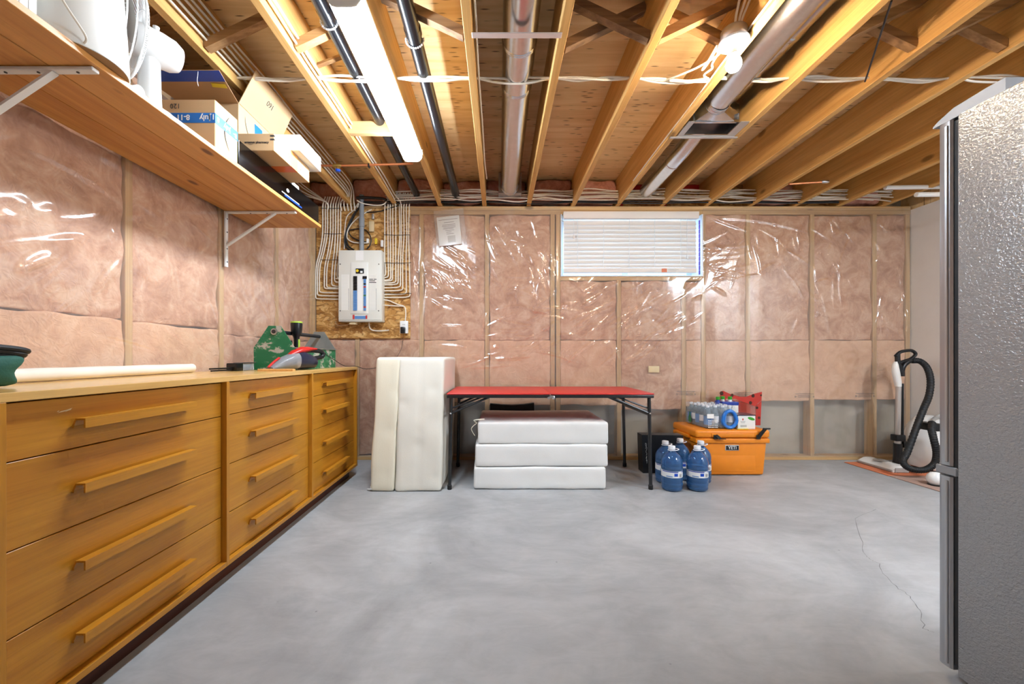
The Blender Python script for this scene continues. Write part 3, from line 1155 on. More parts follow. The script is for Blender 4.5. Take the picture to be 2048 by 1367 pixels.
MB().tube(smooth_path([BC + Vector((-0.055, 0.03, 0.01)), BC + Vector((-0.075, 0.06, -0.03)), BC + Vector((-0.085, 0.1, -0.045)), BC + Vector((-0.07, 0.11, -0.03)), BC + Vector((-0.05, 0.09, 0.0)), BC + Vector((-0.045, 0.05, 0.015))]), 0.005, 6).build('slack_loop', 'cable_white', bl)

# ---- round sheet metal ducts
dA = thing('round_duct', 'shiny round metal duct running between two joists above the window side', 'duct', (0.098, 2.0, 2.36))
MB().tube([(0.098, -1.0, 2.425), (0.098, 3.50, 2.425)], 0.079, 36).build('pipe', 'galvanised', dA)
for y in (1.42, 1.88, 2.18, 3.47):
    MB().lathe([(0.0792, -0.012), (0.082, -0.008), (0.082, -0.003), (0.080, 0.0), (0.082, 0.003), (0.082, 0.008), (0.0792, 0.012)], (0.098, y, 2.425), 32, 'y', caps=False).build('joint_bead', 'galvanised', dA)
MB().box(0.0, 0.20, 3.505, 3.62, 2.37, 2.55).build('end_boot', 'galvanised_dull', dA, smooth=False)
hb = MB().rbox(JOIST_X[4] + JW - 0.004, JOIST_X[5] + 0.012, 1.705, 1.735, 2.318, 2.3235, 0.002, 1).build('duct_hanger_strip', 'strap_metal', None)
tag(hb, 'pale metal strip nailed across two joists below the round duct', 'strip')
dB = thing('boot_duct', 'round metal duct beside the bulb ending in a rectangular register boot', 'duct', (1.22, 2.0, 2.33))
MB().tube([(1.225, -1.0, 2.425), (1.235, 2.22, 2.405), (1.245, 2.26, 2.395), (1.245, 2.30, 2.39)], [0.080, 0.080, 0.066, 0.0635], 36).build('pipe', 'galvanised', dB)
for y, zc in ((2.268, 2.391), (2.285, 2.39)):
    MB().lathe([(0.0637, -0.012), (0.0665, -0.008), (0.0665, -0.003), (0.0645, 0.0), (0.0665, 0.003), (0.0665, 0.008), (0.0637, 0.012)], (1.2447, y, zc), 32, 'y', caps=False).build('joint_bead', 'galvanised', dB)
# boot: round collar opening out to a wide rectangular mouth facing down
N = 32
c0 = Vector((1.245, 2.30, 2.39))
vs, fs = [], []
for k in range(N):
    q = 2 * math.pi * k / N
    vs.append(c0 + Vector((0.0635 * math.cos(q), 0, 0.0635 * math.sin(q))))
for k in range(N):
    q = 2 * math.pi * k / N
    c_, s_ = math.cos(q), math.sin(q)
    mx = max(abs(c_), abs(s_))
    vs.append(Vector((1.285 + 0.135 * c_ / mx, 2.375 + (0.02 if s_ < 0 else 0.0), 2.385 + 0.05 * s_ / mx)))
for k in range(N):
    fs.append((k, (k + 1) % N, N + (k + 1) % N, N + k))
MB().add(vs, fs).build('transition', 'galvanised', dB)
m = MB()
bx0, bx1, by0, by1, bz = 1.15, 1.42, 2.375, 2.50, 2.33
m.box(bx0 - 0.002, bx0, by0, by1, bz, 2.435)
m.box(bx1, bx1 + 0.002, by0, by1, bz, 2.435)
m.box(bx0, bx1, by1, by1 + 0.002, bz, 2.435)
m.box(bx0, bx1, by0, by1, 2.433, 2.435)
m.box(bx0, bx1, by0 - 0.002, by0, bz, 2.345)
m.build('mouth', 'galvanised', dB, smooth=False)
m = MB()
m.box(1.115, bx0, by0 - 0.02, by1 + 0.02, 2.322, 2.3245)
m.box(bx1, 1.472, by0 - 0.02, by1 + 0.02, 2.322, 2.3245)
m.box(bx0, bx1, by1, by1 + 0.02, 2.322, 2.3245)
m.box(1.075, 1.495, by1 + 0.015, by1 + 0.03, 2.316, 2.322)
m.build('flange', 'galvanised_dull', dB, smooth=False)
dC = thing('long_round_duct', 'round metal duct passing above the register boot to the back wall', 'duct', (1.36, 2.0, 2.38))
MB().tube([(1.395, -1.0, 2.46), (1.385, 2.0, 2.497), (1.36, 2.5, 2.499), (1.325, 2.86, 2.43), (1.305, 3.55, 2.41)], 0.060, 36).build('pipe', 'galvanised', dC)
for y, x, zc in ((3.05, 1.3195, 2.4245), (1.9, 1.3855, 2.496)):
    MB().lathe([(0.0605, -0.014), (0.063, -0.008), (0.063, 0.008), (0.0605, 0.014)], (x, y, zc), 32, 'y', caps=False).build('joint_bead', 'galvanised', dC)

# ---- black drain pipes
for nm, x, r, lab, ys in (('drain_pipe', -0.735, 0.030, 'black plastic drain pipe left of the tube light', (1.70,)), ('drain_pipe', -0.385, 0.034, 'black plastic drain pipe right of the tube light', (1.80,))):
    t = thing(nm, lab, 'pipe', (x, 2.0, 2.36))
    MB().tube([(x, -1.0, 2.41), (x + 0.004, 3.66, 2.395)], r, 24).build('pipe', 'abs_pipe', t)
    for y in ys:
        MB().lathe([(r + 0.0005, -0.02), (r + 0.004, -0.018), (r + 0.004, 0.018), (r + 0.0005, 0.02)], (x + 0.002, y, 2.406), 24, 'y', caps=False).build('coupling', 'abs_pipe', t)
        m = MB()
        for k in range(14):
            q = math.pi * (0.98 + 1.04 * k / 13)
            m.lathe([(0.004, -0.003), (0.006, 0), (0.004, 0.003)], (x + (r + 0.007) * math.cos(q), y + 0.05, 2.406 + (r + 0.007) * math.sin(q)), 6)
        m.build('hanger_chain', 'galvanised_dull', t)

# ---- copper water line with stop valve
wp = thing('copper_pipe', 'thin copper water pipe with a blue stop valve crossing under the joists', 'pipe', (-0.95, 2.88, 2.31))
MB().tube([at(636, 331, 2.88), at(700, 331, 2.88), at(826, 327, 2.88)], 0.008, 10).build('pipe', 'copper', wp)
vp = at(674, 331, 2.88)
MB().tube([vp + Vector((-0.03, 0, 0)), vp + Vector((-0.012, 0, 0)), vp + Vector((0.012, 0, 0)), vp + Vector((0.03, 0, 0))], [0.010, 0.014, 0.014, 0.010], 12).build('valve_body', 'brass', wp)
hd = MB().cyl(vp + Vector((0.004, 0, 0)), vp + Vector((0.008, -0.004, -0.03)), 0.006, 0.006, 10).build('valve_stem', 'brass', wp)
MB().lathe([(0.016, -0.03), (0.018, -0.034), (0.018, -0.042), (0.014, -0.046)], vp + Vector((0.008, -0.004, 0)), 8).build('valve_handle', 'blue_plastic', wp)
cl = MB().rbox(at(738, 331, 2.88).x - 0.006, at(738, 331, 2.88).x + 0.006, 2.866, 2.894, 2.298, 2.3245, 0.002, 1).build('pipe_clip', 'black_plastic', wp)
wp2 = thing('copper_branch_pipe', 'short copper pipe end crossing joists at the right of the back wall', 'pipe', (2.6, 3.2, 2.3))
MB().tube([at(1578, 368, 3.2), at(1655, 363, 3.2)], 0.008, 10).build('pipe', 'copper', wp2)
MB().lathe([(0.009, -0.03), (0.013, -0.02), (0.013, 0.02), (0.009, 0.03)], at(1650, 363, 3.2), 10, 'x').build('coupling', 'steel', wp2)
for (x0, x1, y_, Yd, lab) in ((1770, 1898, 375, 3.3, 'white plastic pipe between joists near the fridge top, far one'), (1832, 1990, 389, 3.0, 'white plastic pipe end between joists just left of the fridge')):
    o = MB().tube([at(x0, y_, Yd), at(x1 + 20, y_ - 2, Yd)], 0.017, 14).build('white_drain_pipe', 'white_plastic')
    tag(o, lab, 'pipe')

# dark metal rod hanging between the right hand joists
o = MB().tube([at(1783, 2, 1.60), at(1730, 163, 2.02)], 0.004, 8).build('hanger_rod', 'dark_steel')
tag(o, 'thin dark metal rod slanting between joists right of the bulb', 'rod')

# ---- white cables crossing through the joists
G = 'white cables threaded through the joists'
YX = 2.06
for s in range(3):
    pts = []
    xs = [JOIST_X[i] + JW / 2 for i in range(1, 15)]
    for i, x in enumerate(xs):
        if x > 3.0:
            break
        if x < JOIST_X[1]:
            continue
        pts.append((x, YX + 0.012 * (s - 1), 2.372 + 0.006 * (s - 1)))
        if i + 1 < len(xs) and xs[i + 1] < 3.0:
            sag = random.uniform(-0.02, 0.008)
            pts.append((x + 0.13, YX + random.uniform(-.012, .012), 2.372 + sag))
            pts.append((x + 0.28, YX + random.uniform(-.012, .012), 2.372 + sag + random.uniform(-.008, .008)))
    cable('white_cable', pts, 0.0055, 'cable_white', 'white cable in the bundle threaded crosswise through all the joists', 'cable', G, 6, 5)
# branch up to the bulb box
cable('lamp_feed_cable', [at(1330, 160, 2.06), at(1360, 150, 2.0), at(1400, 132, 1.95), at(1438, 108, 1.86), (0.975, 1.80, 2.315)], 0.005, 'cable_white', 'white cable rising from the joist bundle to the bulb box')
cable('kinked_cable', [at(1340, 162, 2.04), at(1415, 163, 2.0), at(1408, 150, 1.98), at(1424, 137, 1.93), at(1424, 128, 1.9), (0.98, 1.80, 2.30)], 0.005, 'cable_white', 'kinked white cable hanging just left of the lit bulb')
# cables stapled along joists
for (k, side, dz, n_, lab) in ((1, 1, 0.05, 5, 'white cable in the bundle running along the joist above the shelf boxes'), (2, 1, 0.03, 2, 'white cable running along the joist left of the tube light'), (4, 1, 0.03, 1, 'thin white cable running along the joist beside the round duct'),
                               (7, 0, 0.02, 1, 'thin white cable slanting along the joist left of the register boot'), (0, 1, 0.06, 4, 'white cable in the bundle above the fan by the left wall')):
    for s in range(n_):
        x = JOIST_X[k] + (JW + 0.008 if side else -0.008)
        pts = []
        y = 0.4
        while y < 3.5:
            pts.append((x + (0.010 * s if n_ > 2 else 0.004 * s) + random.uniform(-.003, .006) + 0.004, y, JB + dz + 0.022 * s + random.uniform(-.006, .006)))
            y += 0.31
        e = pts[-1]
        if k in (0, 1, 2):
            tgt = {0: -1.55, 1: -1.42 + 0.03 * s, 2: -0.93 + 0.05 * s}[k]
            pts += [(e[0], 3.5, e[2] - 0.02), (tgt, 3.62, JB + 0.01), (tgt, 3.645, JB - 0.06)]
        cable('white_cable', pts, 0.0055 if n_ > 1 else 0.0045, 'cable_white', lab, 'cable', lab.replace('white cable', 'cables', 1) if n_ > 1 else None, 6, 4)
# bundle along the top of the back wall
for s in range(9):
    pts = []
    x = -0.95 + random.uniform(-.1, .1)
    z0 = 2.345 + 0.0105 * s
    while x < 3.6:
        pts.append((x, 3.60 + random.uniform(-.035, .02), z0 + random.uniform(-.012, .012)))
        x += random.uniform(0.17, 0.27)
    cable('white_cable', pts, 0.0055, 'cable_white', 'white cable in the long bundle above the back wall plate', 'cable', 'white cables along the top of the back wall', 6, 4)
for s in range(2):
    pts = []
    x = -1.25
    while x < 3.3:
        pts.append((x, 3.63 + random.uniform(-.015, .01), 2.333 + 0.012 * s + random.uniform(-.006, .004)))
        x += 0.24
    cable('black_cable', pts, 0.006, 'cable_black', 'black cable lying under the white bundle on the back wall plate', 'cable', 'black cables along the back wall', 6, 4)

# ================================================================== ELECTRICAL BOARD
YO = YB - 0.014
board = MB().rbox(-1.665, -0.806, YO, YB - 0.002, 1.112, 2.30, 0.002, 1).build('backing_board', 'osb')
tag(board, 'wood strand board on the back wall carrying the breaker panel', 'board')
m = MB()
EP = thing('breaker_panel', 'grey metal breaker panel with blue and black breakers on strand board', 'breaker panel', (-1.27, YO, 1.27))
px0, px1 = at(677, 0, 3.58).x, at(764, 0, 3.58).x
pz0, pz1 = at(0, 643, 3.58).z, at(0, 500, 3.58).z
PY = 3.575
MB().rbox(px0, px1, PY, YO - 0.001, pz0, pz1, 0.008, 2).build('enclosure', 'panel_grey', EP)
W_, H_ = px1 - px0, pz1 - pz0


def pn(u, v):   # position on the panel face, from the 885 x 1367 detail view
    return px0 + W_ * (u - 55) / (745 - 55), pz1 - H_ * (v - 90) / (1220 - 90)


def pbox(nm, u0, v0, u1, v1, mat, d0=0.004, d1=0.0, label=None, r=0.0):
    a, b = pn(u0, v0), pn(u1, v1)
    m_ = MB()
    if r:
        m_.rbox(a[0], b[0], PY - d0, PY - d1, b[1], a[1], r, 2)
    else:
        m_.box(a[0], b[0], PY - d0, PY - d1, b[1], a[1])
    return m_.build(nm, mat, EP, smooth=bool(r), label=label)


pbox('cover_plate', 62, 98, 738, 1195, 'panel_grey', 0.005, 0, r=0.002)
pbox('door_frame', 252, 285, 535, 1100, 'panel_trim', 0.011, 0.003, r=0.004)
pbox('label_top', 335, 105, 458, 255, 'paper', 0.0056, 0.005)
dr = pbox('breaker_door', 270, 310, 520, 1075, 'panel_trim', 0.013, 0.0108, r=0.001)
pbox('main_breaker', 345, 388, 470, 465, 'black_plastic', 0.022, 0.012, r=0.002)
c_ = pn(370, 425)
MB().lathe([(0.0125, 0), (0.0125, -0.002)], (c_[0], PY - 0.022, c_[1]), 16, 'y').build('yellow_sticker', 'yellow', EP)
pbox('switch_lever', 420, 430, 455, 462, 'white_plastic', 0.028, 0.02)
n1 = 12
for i in range(24):
    v0 = 508 + i * (1050 - 508) / 24
    v1 = v0 + 20
    mat = 'black_plastic' if i < 10 else 'label_blue'
    pbox('breaker', 303, v0, 362, v1, mat, 0.018 + 0.002 * (i % 2), 0.0125)
    mat = 'black_plastic' if i < 2 or i in (5,) else 'label_red' if i in (7, 21) else 'label_green' if i == 13 else 'label_blue'
    pbox('breaker', 450 if i < 2 else 466, v0, 515 if i < 2 else 503, v1, mat, 0.018 + 0.002 * (i % 2), 0.0125)
pbox('circuit_strip', 370, 508, 445, 1048, 'paper', 0.0142, 0.0128)
for (u0, u1) in ((108, 232), (555, 668)):
    pbox('circuit_card', u0, 478, u1, 1040, 'panel_trim', 0.0058, 0.005)
    m = MB()
    for k in range(26):
        a, b = pn(u0 + 8, 500 + k * 21), pn(u1 - 20, 502.5 + k * 21)
        m.box(a[0], b[0], PY - 0.0062, PY - 0.0057, b[1], a[1])
    m.build('ruling', 'ink_light', EP, smooth=False)
    m = MB()
    for k in range(17):
        a, b = pn(u1 - 14, 700 + k * 20), pn(u1 - 4, 712 + k * 20)
        m.box(a[0], b[0], PY - 0.0063, PY - 0.0057, b[1], a[1])
    m.build('number_column', 'ink_grey', EP, smooth=False)
m = MB()
for (u0, u1, v) in ((548, 610, 548), (620, 664, 548), (548, 640, 572), (548, 660, 598)):
    a, b = pn(u0, v), pn(u1, v + 11)
    m.box(a[0], b[0], PY - 0.0064, PY - 0.0058, b[1], a[1])
m.build('printed_notice', 'ink', EP, smooth=False)
pbox('warning_label', 318, 1130, 490, 1180, 'label_blue', 0.0056, 0.005)
pbox('warning_mark', 285, 1112, 316, 1182, 'label_red', 0.0056, 0.005)
pbox('warning_mark', 490, 1122, 518, 1178, 'label_red', 0.0056, 0.005)
for (u, v) in ((90, 315), (700, 315), (90, 1050), (697, 1050)):
    c_ = pn(u, v)
    MB().lathe([(0.005, 0), (0.005, -0.002)], (c_[0], PY - 0.005, c_[1]), 8, 'y').build('screw', 'dark_steel', EP)
MB().box(pn(218, 0)[0], pn(325, 0)[0], PY + 0.02, PY + 0.06, pz0 - 0.022, pz0).build('knockout_bushing', 'beige_plastic', EP, smooth=False)

# grey conduit dropping into the panel
cd = thing('grey_conduit', 'vertical grey plastic conduit entering the top of the breaker panel', 'conduit', (-1.2, 3.62, 1.93))
cx = at(723, 0, 3.62).x
MB().tube([(cx, 3.625, pz1 + 0.0), (cx, 3.625, 2.40)], 0.021, 18).build('pipe', 'grey_pvc', cd)
MB().lathe([(0.0215, -0.03), (0.025, -0.028), (0.025, 0.05), (0.0215, 0.052)], (cx, 3.625, at(0, 447, 3.62).z), 18, caps=False).build('coupling', 'grey_pvc', cd)


def op(zx, zy, Y=3.655):    # from the 1562 px wide view of the board
    return at(600 + 0.2561 * zx, 370 + 0.2561 * zy, Y)


GL, GR = 'white cables dropping left of the breaker panel', 'white cables dropping right of the breaker panel'
for (xt, xb, yb) in ((178, 122, 888), (198, 136, 862), (215, 152, 838), (238, 190, 808), (258, 208, 800), (278, 248, 787), (298, 270, 757), (318, 290, 728)):
    pts = [op(xt + 20, 90, 3.62), op(xt + 4, 140, 3.645), op(xt, 190), op(xt - 2, 380), op((xt + xb) / 2 + 4, 520), op(xb + 4, 640), op(xb, yb - 40), op(xb + 3, yb - 8), op(xb + 26, yb), op(220 + (xb > 180) * 60, yb + 2), op(312, yb + 3, 3.65)]
    cable('panel_cable', pts, 0.0058, 'cable_white', 'white cable in the row dropping beside the left edge of the breaker panel', 'cable', GL, 6, 6)
for (xt, xb, yb) in ((662, 668, 712), (686, 690, 722), (704, 708, 740), (724, 722, 748), (748, 748, 762), (776, 766, 775), (790, 784, 798), (810, 802, 822), (830, 830, 850), (852, 858, 874)):
    pts = [op(xt + 35, 60, 3.6), op(xt + 6, 130, 3.645), op(xt, 200), op(xt + random.uniform(-4, 4), 390), op((xt + xb) / 2 + random.uniform(-5, 5), 560), op(xb, yb - 60), op(xb - 2, yb - 12), op(xb - 24, yb - 1), op(max(650, xb - 60), yb + 2), op(628, yb + 3, 3.65)]
    cable('panel_cable', pts, 0.0058, 'cable_white', 'white cable in the row dropping beside the right edge of the breaker panel', 'cable', GR, 6, 6)
for k, (za, zb, zy) in enumerate(((160, 320, 180), (190, 330, 378), (160, 300, 582), (655, 860, 388), (660, 868, 606), (655, 870, 845))):
    o = MB().tube([op(za, zy, 3.648), op((za + zb) / 2, zy + 3, 3.647), op(zb, zy, 3.648)], 0.0025, 6).build('cable_tie_strip', 'dark_steel', board)
cable('outlet_cable', [op(634, 895, 3.62), op(690, 900), op(760, 930), op(815, 948), op(826, 1000), op(822, 1062)], 0.0055, 'cable_white', 'white cable running from the breaker panel down to the outlet')
cable('outlet_cable', [op(634, 935, 3.62), op(700, 940), op(800, 945), op(812, 946)], 0.005, 'cable_white', 'short white cable stub low at the right of the breaker panel')
cable('ground_cable', [op(540, 1062, 3.62), op(540, 1100), op(560, 1130), op(620, 1138), op(695, 1132)], 0.006, 'cable_white', 'white cable curling out below the breaker panel')
cable('thin_wire', [op(276, 1066, 3.62), op(290, 1090), op(340, 1095), op(400, 1082)], 0.002, 'cable_white', 'thin pale wire under the left of the breaker panel')
# low voltage tangle above the panel
cable('black_cable', [op(500, 130, 3.62), op(420, 230), op(370, 340), op(350, 420), op(360, 480), op(395, 510)], 0.009, 'cable_black', 'thick black cable curving down left of the grey conduit')
cable('black_cable', [op(440, 200, 3.63), op(390, 310), op(360, 400), op(375, 470), op(420, 505)], 0.007, 'cable_black', 'second black cable in the tangle left of the grey conduit')
cable('black_loop_cable', [op(380, 355), op(440, 342), op(510, 350), op(550, 400), op(550, 460), op(520, 500)], 0.005, 'cable_black', 'black cable loop passing round the grey conduit')
cable('black_drop_cable', [op(380, 360), op(400, 400), op(470, 435), op(530, 445)], 0.005, 'cable_black', 'black cable curving to the splitter right of the conduit')
cable('black_top_cable', [op(440, 100, 3.6), op(540, 98, 3.6), op(640, 105, 3.6), op(680, 120, 3.6)], 0.012, 'cable_black', 'thick black cable bundle above the strand board')
cable('black_side_cable', [op(520, 212), op(620, 205), op(700, 180), op(770, 160, 3.63)], 0.005, 'cable_black', 'thin black cable rising to the right above the beige box')
cable('white_coil_cable', [op(560, 190), op(470, 240), op(390, 320), op(365, 400), op(400, 440), op(470, 452), op(530, 450)], 0.0055, 'cable_white', 'white cable curving round the grey conduit to the splitter')
cable('white_arch_cable', [op(450, 175, 3.62), op(455, 140, 3.62), op(420, 195), op(370, 240), op(352, 320), op(345, 500)], 0.0045, 'cable_white', 'white cable arching left of the grey conduit')
cable('white_swag_cable', [op(445, 120, 3.6), op(500, 145, 3.61), op(600, 158, 3.61), op(660, 145, 3.61), op(690, 95, 3.6)], 0.0055, 'cable_white', 'white cable sagging between joists above the breaker panel')
for (zx, zy, w_, h_, mat, nm, lab) in ((564, 328, 0.022, 0.047, 'beige_plastic', 'low_voltage_box', 'small beige box on the board above the breaker panel'), (598, 442, 0.010, 0.026, 'yellow', 'cable_splitter', 'small yellow splitter above the breaker panel'),
                                      (534, 440, 0.010, 0.020, 'paper', 'cable_tag', 'white paper tag on the cable beside the grey conduit'), (645, 460, 0.011, 0.030, 'paper', 'cable_tag', 'white paper tag right of the yellow splitter'), (575, 250, 0.010, 0.025, 'galvanised_dull', 'terminal_block', 'grey terminal block above the beige box')):
    c_ = op(zx, zy, YO)
    o = MB().rbox(c_.x - w_, c_.x + w_, YO - 0.026, YO - 0.0005, c_.z - h_, c_.z + h_, 0.003, 2).build(nm, mat)
    tag(o, lab, nm.split('_')[-1])
# outlet with plug
ol = thing('wall_outlet', 'white wall outlet with a black plug at the corner of the board', 'outlet', (-0.84, YO, 1.15))
c_ = op(817, 1110, YO)
MB().rbox(c_.x - 0.036, c_.x + 0.036, YO - 0.03, YO - 0.0005, c_.z - 0.057, c_.z + 0.057, 0.004, 2).build('cover_plate', 'white_plastic', ol)
m = MB()
for dx in (-0.007, 0.007):
    m.box(c_.x + dx - 0.0015, c_.x + dx + 0.0015, YO - 0.0312, YO - 0.0295, c_.z + 0.018, c_.z + 0.028)
m.build('socket_face', 'black_plastic', ol, smooth=False)
MB().rbox(c_.x - 0.022, c_.x + 0.016, YO - 0.075, YO - 0.0312, c_.z - 0.058, c_.z + 0.0, 0.006, 2).build('plug_adapter', 'black_plastic', ol)
MB().tube(smooth_path([(c_.x, YO - 0.06, c_.z - 0.055), (c_.x - 0.005, YO - 0.05, c_.z - 0.12), (c_.x - 0.02, YO - 0.05, c_.z - 0.2), (c_.x - 0.055, YO - 0.06, c_.z - 0.27)]), 0.0018, 6).build('power_cord', 'cable_black', ol)

# notice in a plastic sleeve
nt = thing('notice_sheet', 'printed white notice in a clear sleeve pinned left of the window', 'notice', at(900, 492, YB - 0.03))
a4 = [at(873, 435, YB - 0.03), at(918, 430, YB - 0.03), at(924, 488, YB - 0.03), at(879, 492, YB - 0.03)]
ux, vz = (a4[1] - a4[0]), (a4[3] - a4[0])
nn = Vector((0, -1, 0))


def quad_plate(o, u, v, d0, d1):
    return MB().add([o + nn * d0, o + u + nn * d0, o + u + v + nn * d0, o + v + nn * d0, o + nn * d1, o + u + nn * d1, o + u + v + nn * d1, o + v + nn * d1], [(0, 1, 2, 3), (4, 7, 6, 5), (0, 4, 5, 1), (1, 5, 6, 2), (2, 6, 7, 3), (3, 7, 4, 0)])


quad_plate(a4[0], ux, vz, 0, 0.002).build('sheet', 'paper', nt, smooth=False)
m = MB()
for (s0, s1, t) in ((0.08, 0.92, 0.1), (0.3, 0.75, 0.2), (0.22, 0.8, 0.28), (0.2, 0.8, 0.33), (0.25, 0.8, 0.38), (0.24, 0.7, 0.42), (0.33, 0.72, 0.48), (0.36, 0.6, 0.54), (0.36, 0.7, 0.6)):
    q = quad_plate(a4[0] + ux * s0 + vz * t, ux * (s1 - s0), vz * 0.018, 0.002, 0.0026)
    m.add(q.v, q.f)
m.build('printed_text', 'ink_grey', nt, smooth=False)
q = quad_plate(a4[0] + ux * 0.4 + vz * 0.68, ux * 0.34, vz * 0.24, 0.002, 0.0026)
q.build('printed_picture', 'ink_light', nt, smooth=False)
quad_plate(a4[0] - ux * 0.1 - vz * 0.22, ux * 1.32, vz * 1.24, 0.006, 0.0068).build('sleeve', 'sleeve_film', nt, smooth=False)

# ================================================================== DRESSER
DF, DBK, DT = -1.13, -1.635, 0.866
DY = [0.907, 1.674, 2.440, 3.207]        # near face of each upright panel
PT = 0.018
ds = thing('dresser', 'long low oak dresser with twelve drawers along the insulated left wall', 'dresser', (-1.38, 2.07, 0))
MB().rbox(DBK, DF, DY[0], DY[3] + PT, DT - 0.022, DT, 0.0012, 1).build('top_panel', 'oak_top_lit', ds, smooth=False)
for y in DY:
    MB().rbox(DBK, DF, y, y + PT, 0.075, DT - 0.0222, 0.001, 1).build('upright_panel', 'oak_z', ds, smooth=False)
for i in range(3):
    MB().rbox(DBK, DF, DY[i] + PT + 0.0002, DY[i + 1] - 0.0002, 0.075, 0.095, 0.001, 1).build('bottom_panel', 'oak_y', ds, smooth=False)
MB().box(DBK, DBK + 0.006, DY[0] + PT, DY[3], 0.096, DT - 0.023).build('back_panel', 'dark_wood', ds, smooth=False)
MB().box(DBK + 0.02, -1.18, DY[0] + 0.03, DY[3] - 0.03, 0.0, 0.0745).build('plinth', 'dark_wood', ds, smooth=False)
seams = [0.843, 0.700, 0.489, 0.282, 0.0965]
RX = -1.153
for i in range(3):
    ya, yb = DY[i] + PT + 0.002, DY[i + 1] - 0.002
    for k in range(4):
        z1, z0 = seams[k] - (0.004 if k == 0 else 0.0015), seams[k + 1] + 0.0015
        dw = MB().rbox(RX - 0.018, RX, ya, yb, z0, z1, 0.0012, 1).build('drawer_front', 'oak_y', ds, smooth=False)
        zc = (z0 + z1) / 2 + 0.012
        yc = (ya + yb) / 2 - 0.01
        hz1 = zc
        # channel shaped pull: sloping back web, flat top, lip hanging in front
        sec = [(0.0005, -0.026), (0.0005, -0.020), (0.010, 0.000), (0.037, 0.000), (0.037, -0.026), (0.0325, -0.026), (0.0325, -0.005), (0.0125, -0.005), (0.006, -0.020), (0.006, -0.026)]
        MB().prism(sec, (RX, yc - 0.202, hz1), (1, 0, 0), (0, 0, 1), (0, 0.404, 0)).build('handle', 'oak_y', dw, smooth=False)
# chipped veneer on the first drawer
m = MB()
for (x, y, w_, h_) in ((125, 822, 0.012, 0.003), (137, 819, 0.009, 0.004), (116, 822, 0.003, 0.002)):
    Y = -RX * FPX / (VPX - x)
    z = CAMZ + (VPY - y) * Y / FPX
    m.add([(RX + 0.0003, Y - w_, z - h_), (RX + 0.0003, Y + w_ * 0.6, z - h_ * 0.2), (RX + 0.0003, Y + w_, z + h_), (RX + 0.0003, Y - w_ * 0.3, z + h_ * 0.3)], [(0, 1, 2, 3)])
m.build('veneer_chip', 'beige_plastic', ds, smooth=False)

# ---- things on the dresser
# green bag
gb = thing('duffel_bag', 'dark green fabric bag with black trim at the near end of the dresser', 'bag', (-1.32, 0.95, DT))
b = soft_box(-1.55, -1.28, 0.56, 1.098, DT + 0.001, DT + 0.093, 0.032, 26, 0.014, 9.0, (), 3.3)
vs = []
for p in b.v:
    p = Vector(p)
    d = math.sin((p.z - DT) * 95 + p.x * 9) * 0.007 * (1 if p.y > 1.0 else 0.6)
    t = (p.z - DT) / 0.09
    vs.append((p.x + (0.02 * t if p.x > -1.40 else 0), p.y + d - 0.012 * t * (1 - t) * 4, max(p.z, DT + 0.001)))
MB().add(vs, b.f).build('fabric_body', 'fabric_green', gb, angle=80)
for k in range(3):
    pth = smooth_path([(-1.285, 0.66, DT + 0.112 - 0.010 * k), (-1.28, 0.86, DT + 0.112 - 0.010 * k), (-1.278 - 0.006 * k, 1.02, DT + 0.108 - 0.010 * k), (-1.29, 1.086 + 0.008 * (2 - k), DT + 0.098 - 0.010 * k), (-1.37, 1.10 + 0.008 * (2 - k), DT + 0.092 - 0.009 * k), (-1.48, 1.06, DT + 0.092 - 0.01 * k)])
    MB().tube(pth, 0.0075, 8).build('trim_band', 'black_rubber', gb)
MB().rbox(-1.50, -1.285, 0.60, 1.09, DT + 0.086, DT + 0.1, 0.006, 2).build('flap', 'black_rubber', gb)
# roll in plastic film
rl = thing('plastic_roll', 'long white roll wrapped in film lying along the dresser top', 'roll', (-1.5, 1.6, DT))
pr = [(-1.485, 1.135, DT + 0.0235), (-1.51, 1.4, DT + 0.0235), (-1.545, 1.75, DT + 0.0235), (-1.575, 2.04, DT + 0.0235), (-1.578, 2.066, DT + 0.0235)]
MB().tube(smooth_path(pr, 6), [0.0225 + 0.0006 * math.sin(i * 1.7) for i in range(24)] + [0.017], 16).build('wrapped_tube', 'film_white', rl)
MB().tube([(-1.578, 2.067, DT + 0.0235), (-1.579, 2.074, DT + 0.0235)], [0.015, 0.009], 12).build('end_twist', 'film_white', rl)
# clamp
ck_ = thing('bar_clamp', 'small black and clear clamp tool lying on the dresser beside the toolbox', 'clamp', at(470, 735, 2.33))
c = Vector((-1.50, 2.30, DT))
for dz, x0, x1 in ((0.018, -0.02, 0.09), (0.007, 0.0, 0.09)):
    MB().rbox(-1.50 - 0.005, -1.50 + 0.005, 2.09 + (0.018 - dz), 2.26, DT + dz - 0.004, DT + dz + 0.004, 0.0015, 1).build('jaw', 'black_plastic', ck_)
MB().rbox(-1.53, -1.47, 2.26, 2.32, DT + 0.001, DT + 0.045, 0.004, 2).build('grip', 'black_plastic', ck_)
MB().rbox(-1.525, -1.475, 2.322, 2.43, DT + 0.001, DT + 0.042, 0.003, 2).build('clear_body', 'bottle_clear', ck_)
MB().rbox(-1.53, -1.47, 2.32, 2.44, DT + 0.043, DT + 0.047, 0.001, 1).build('rail', 'dark_steel', ck_)
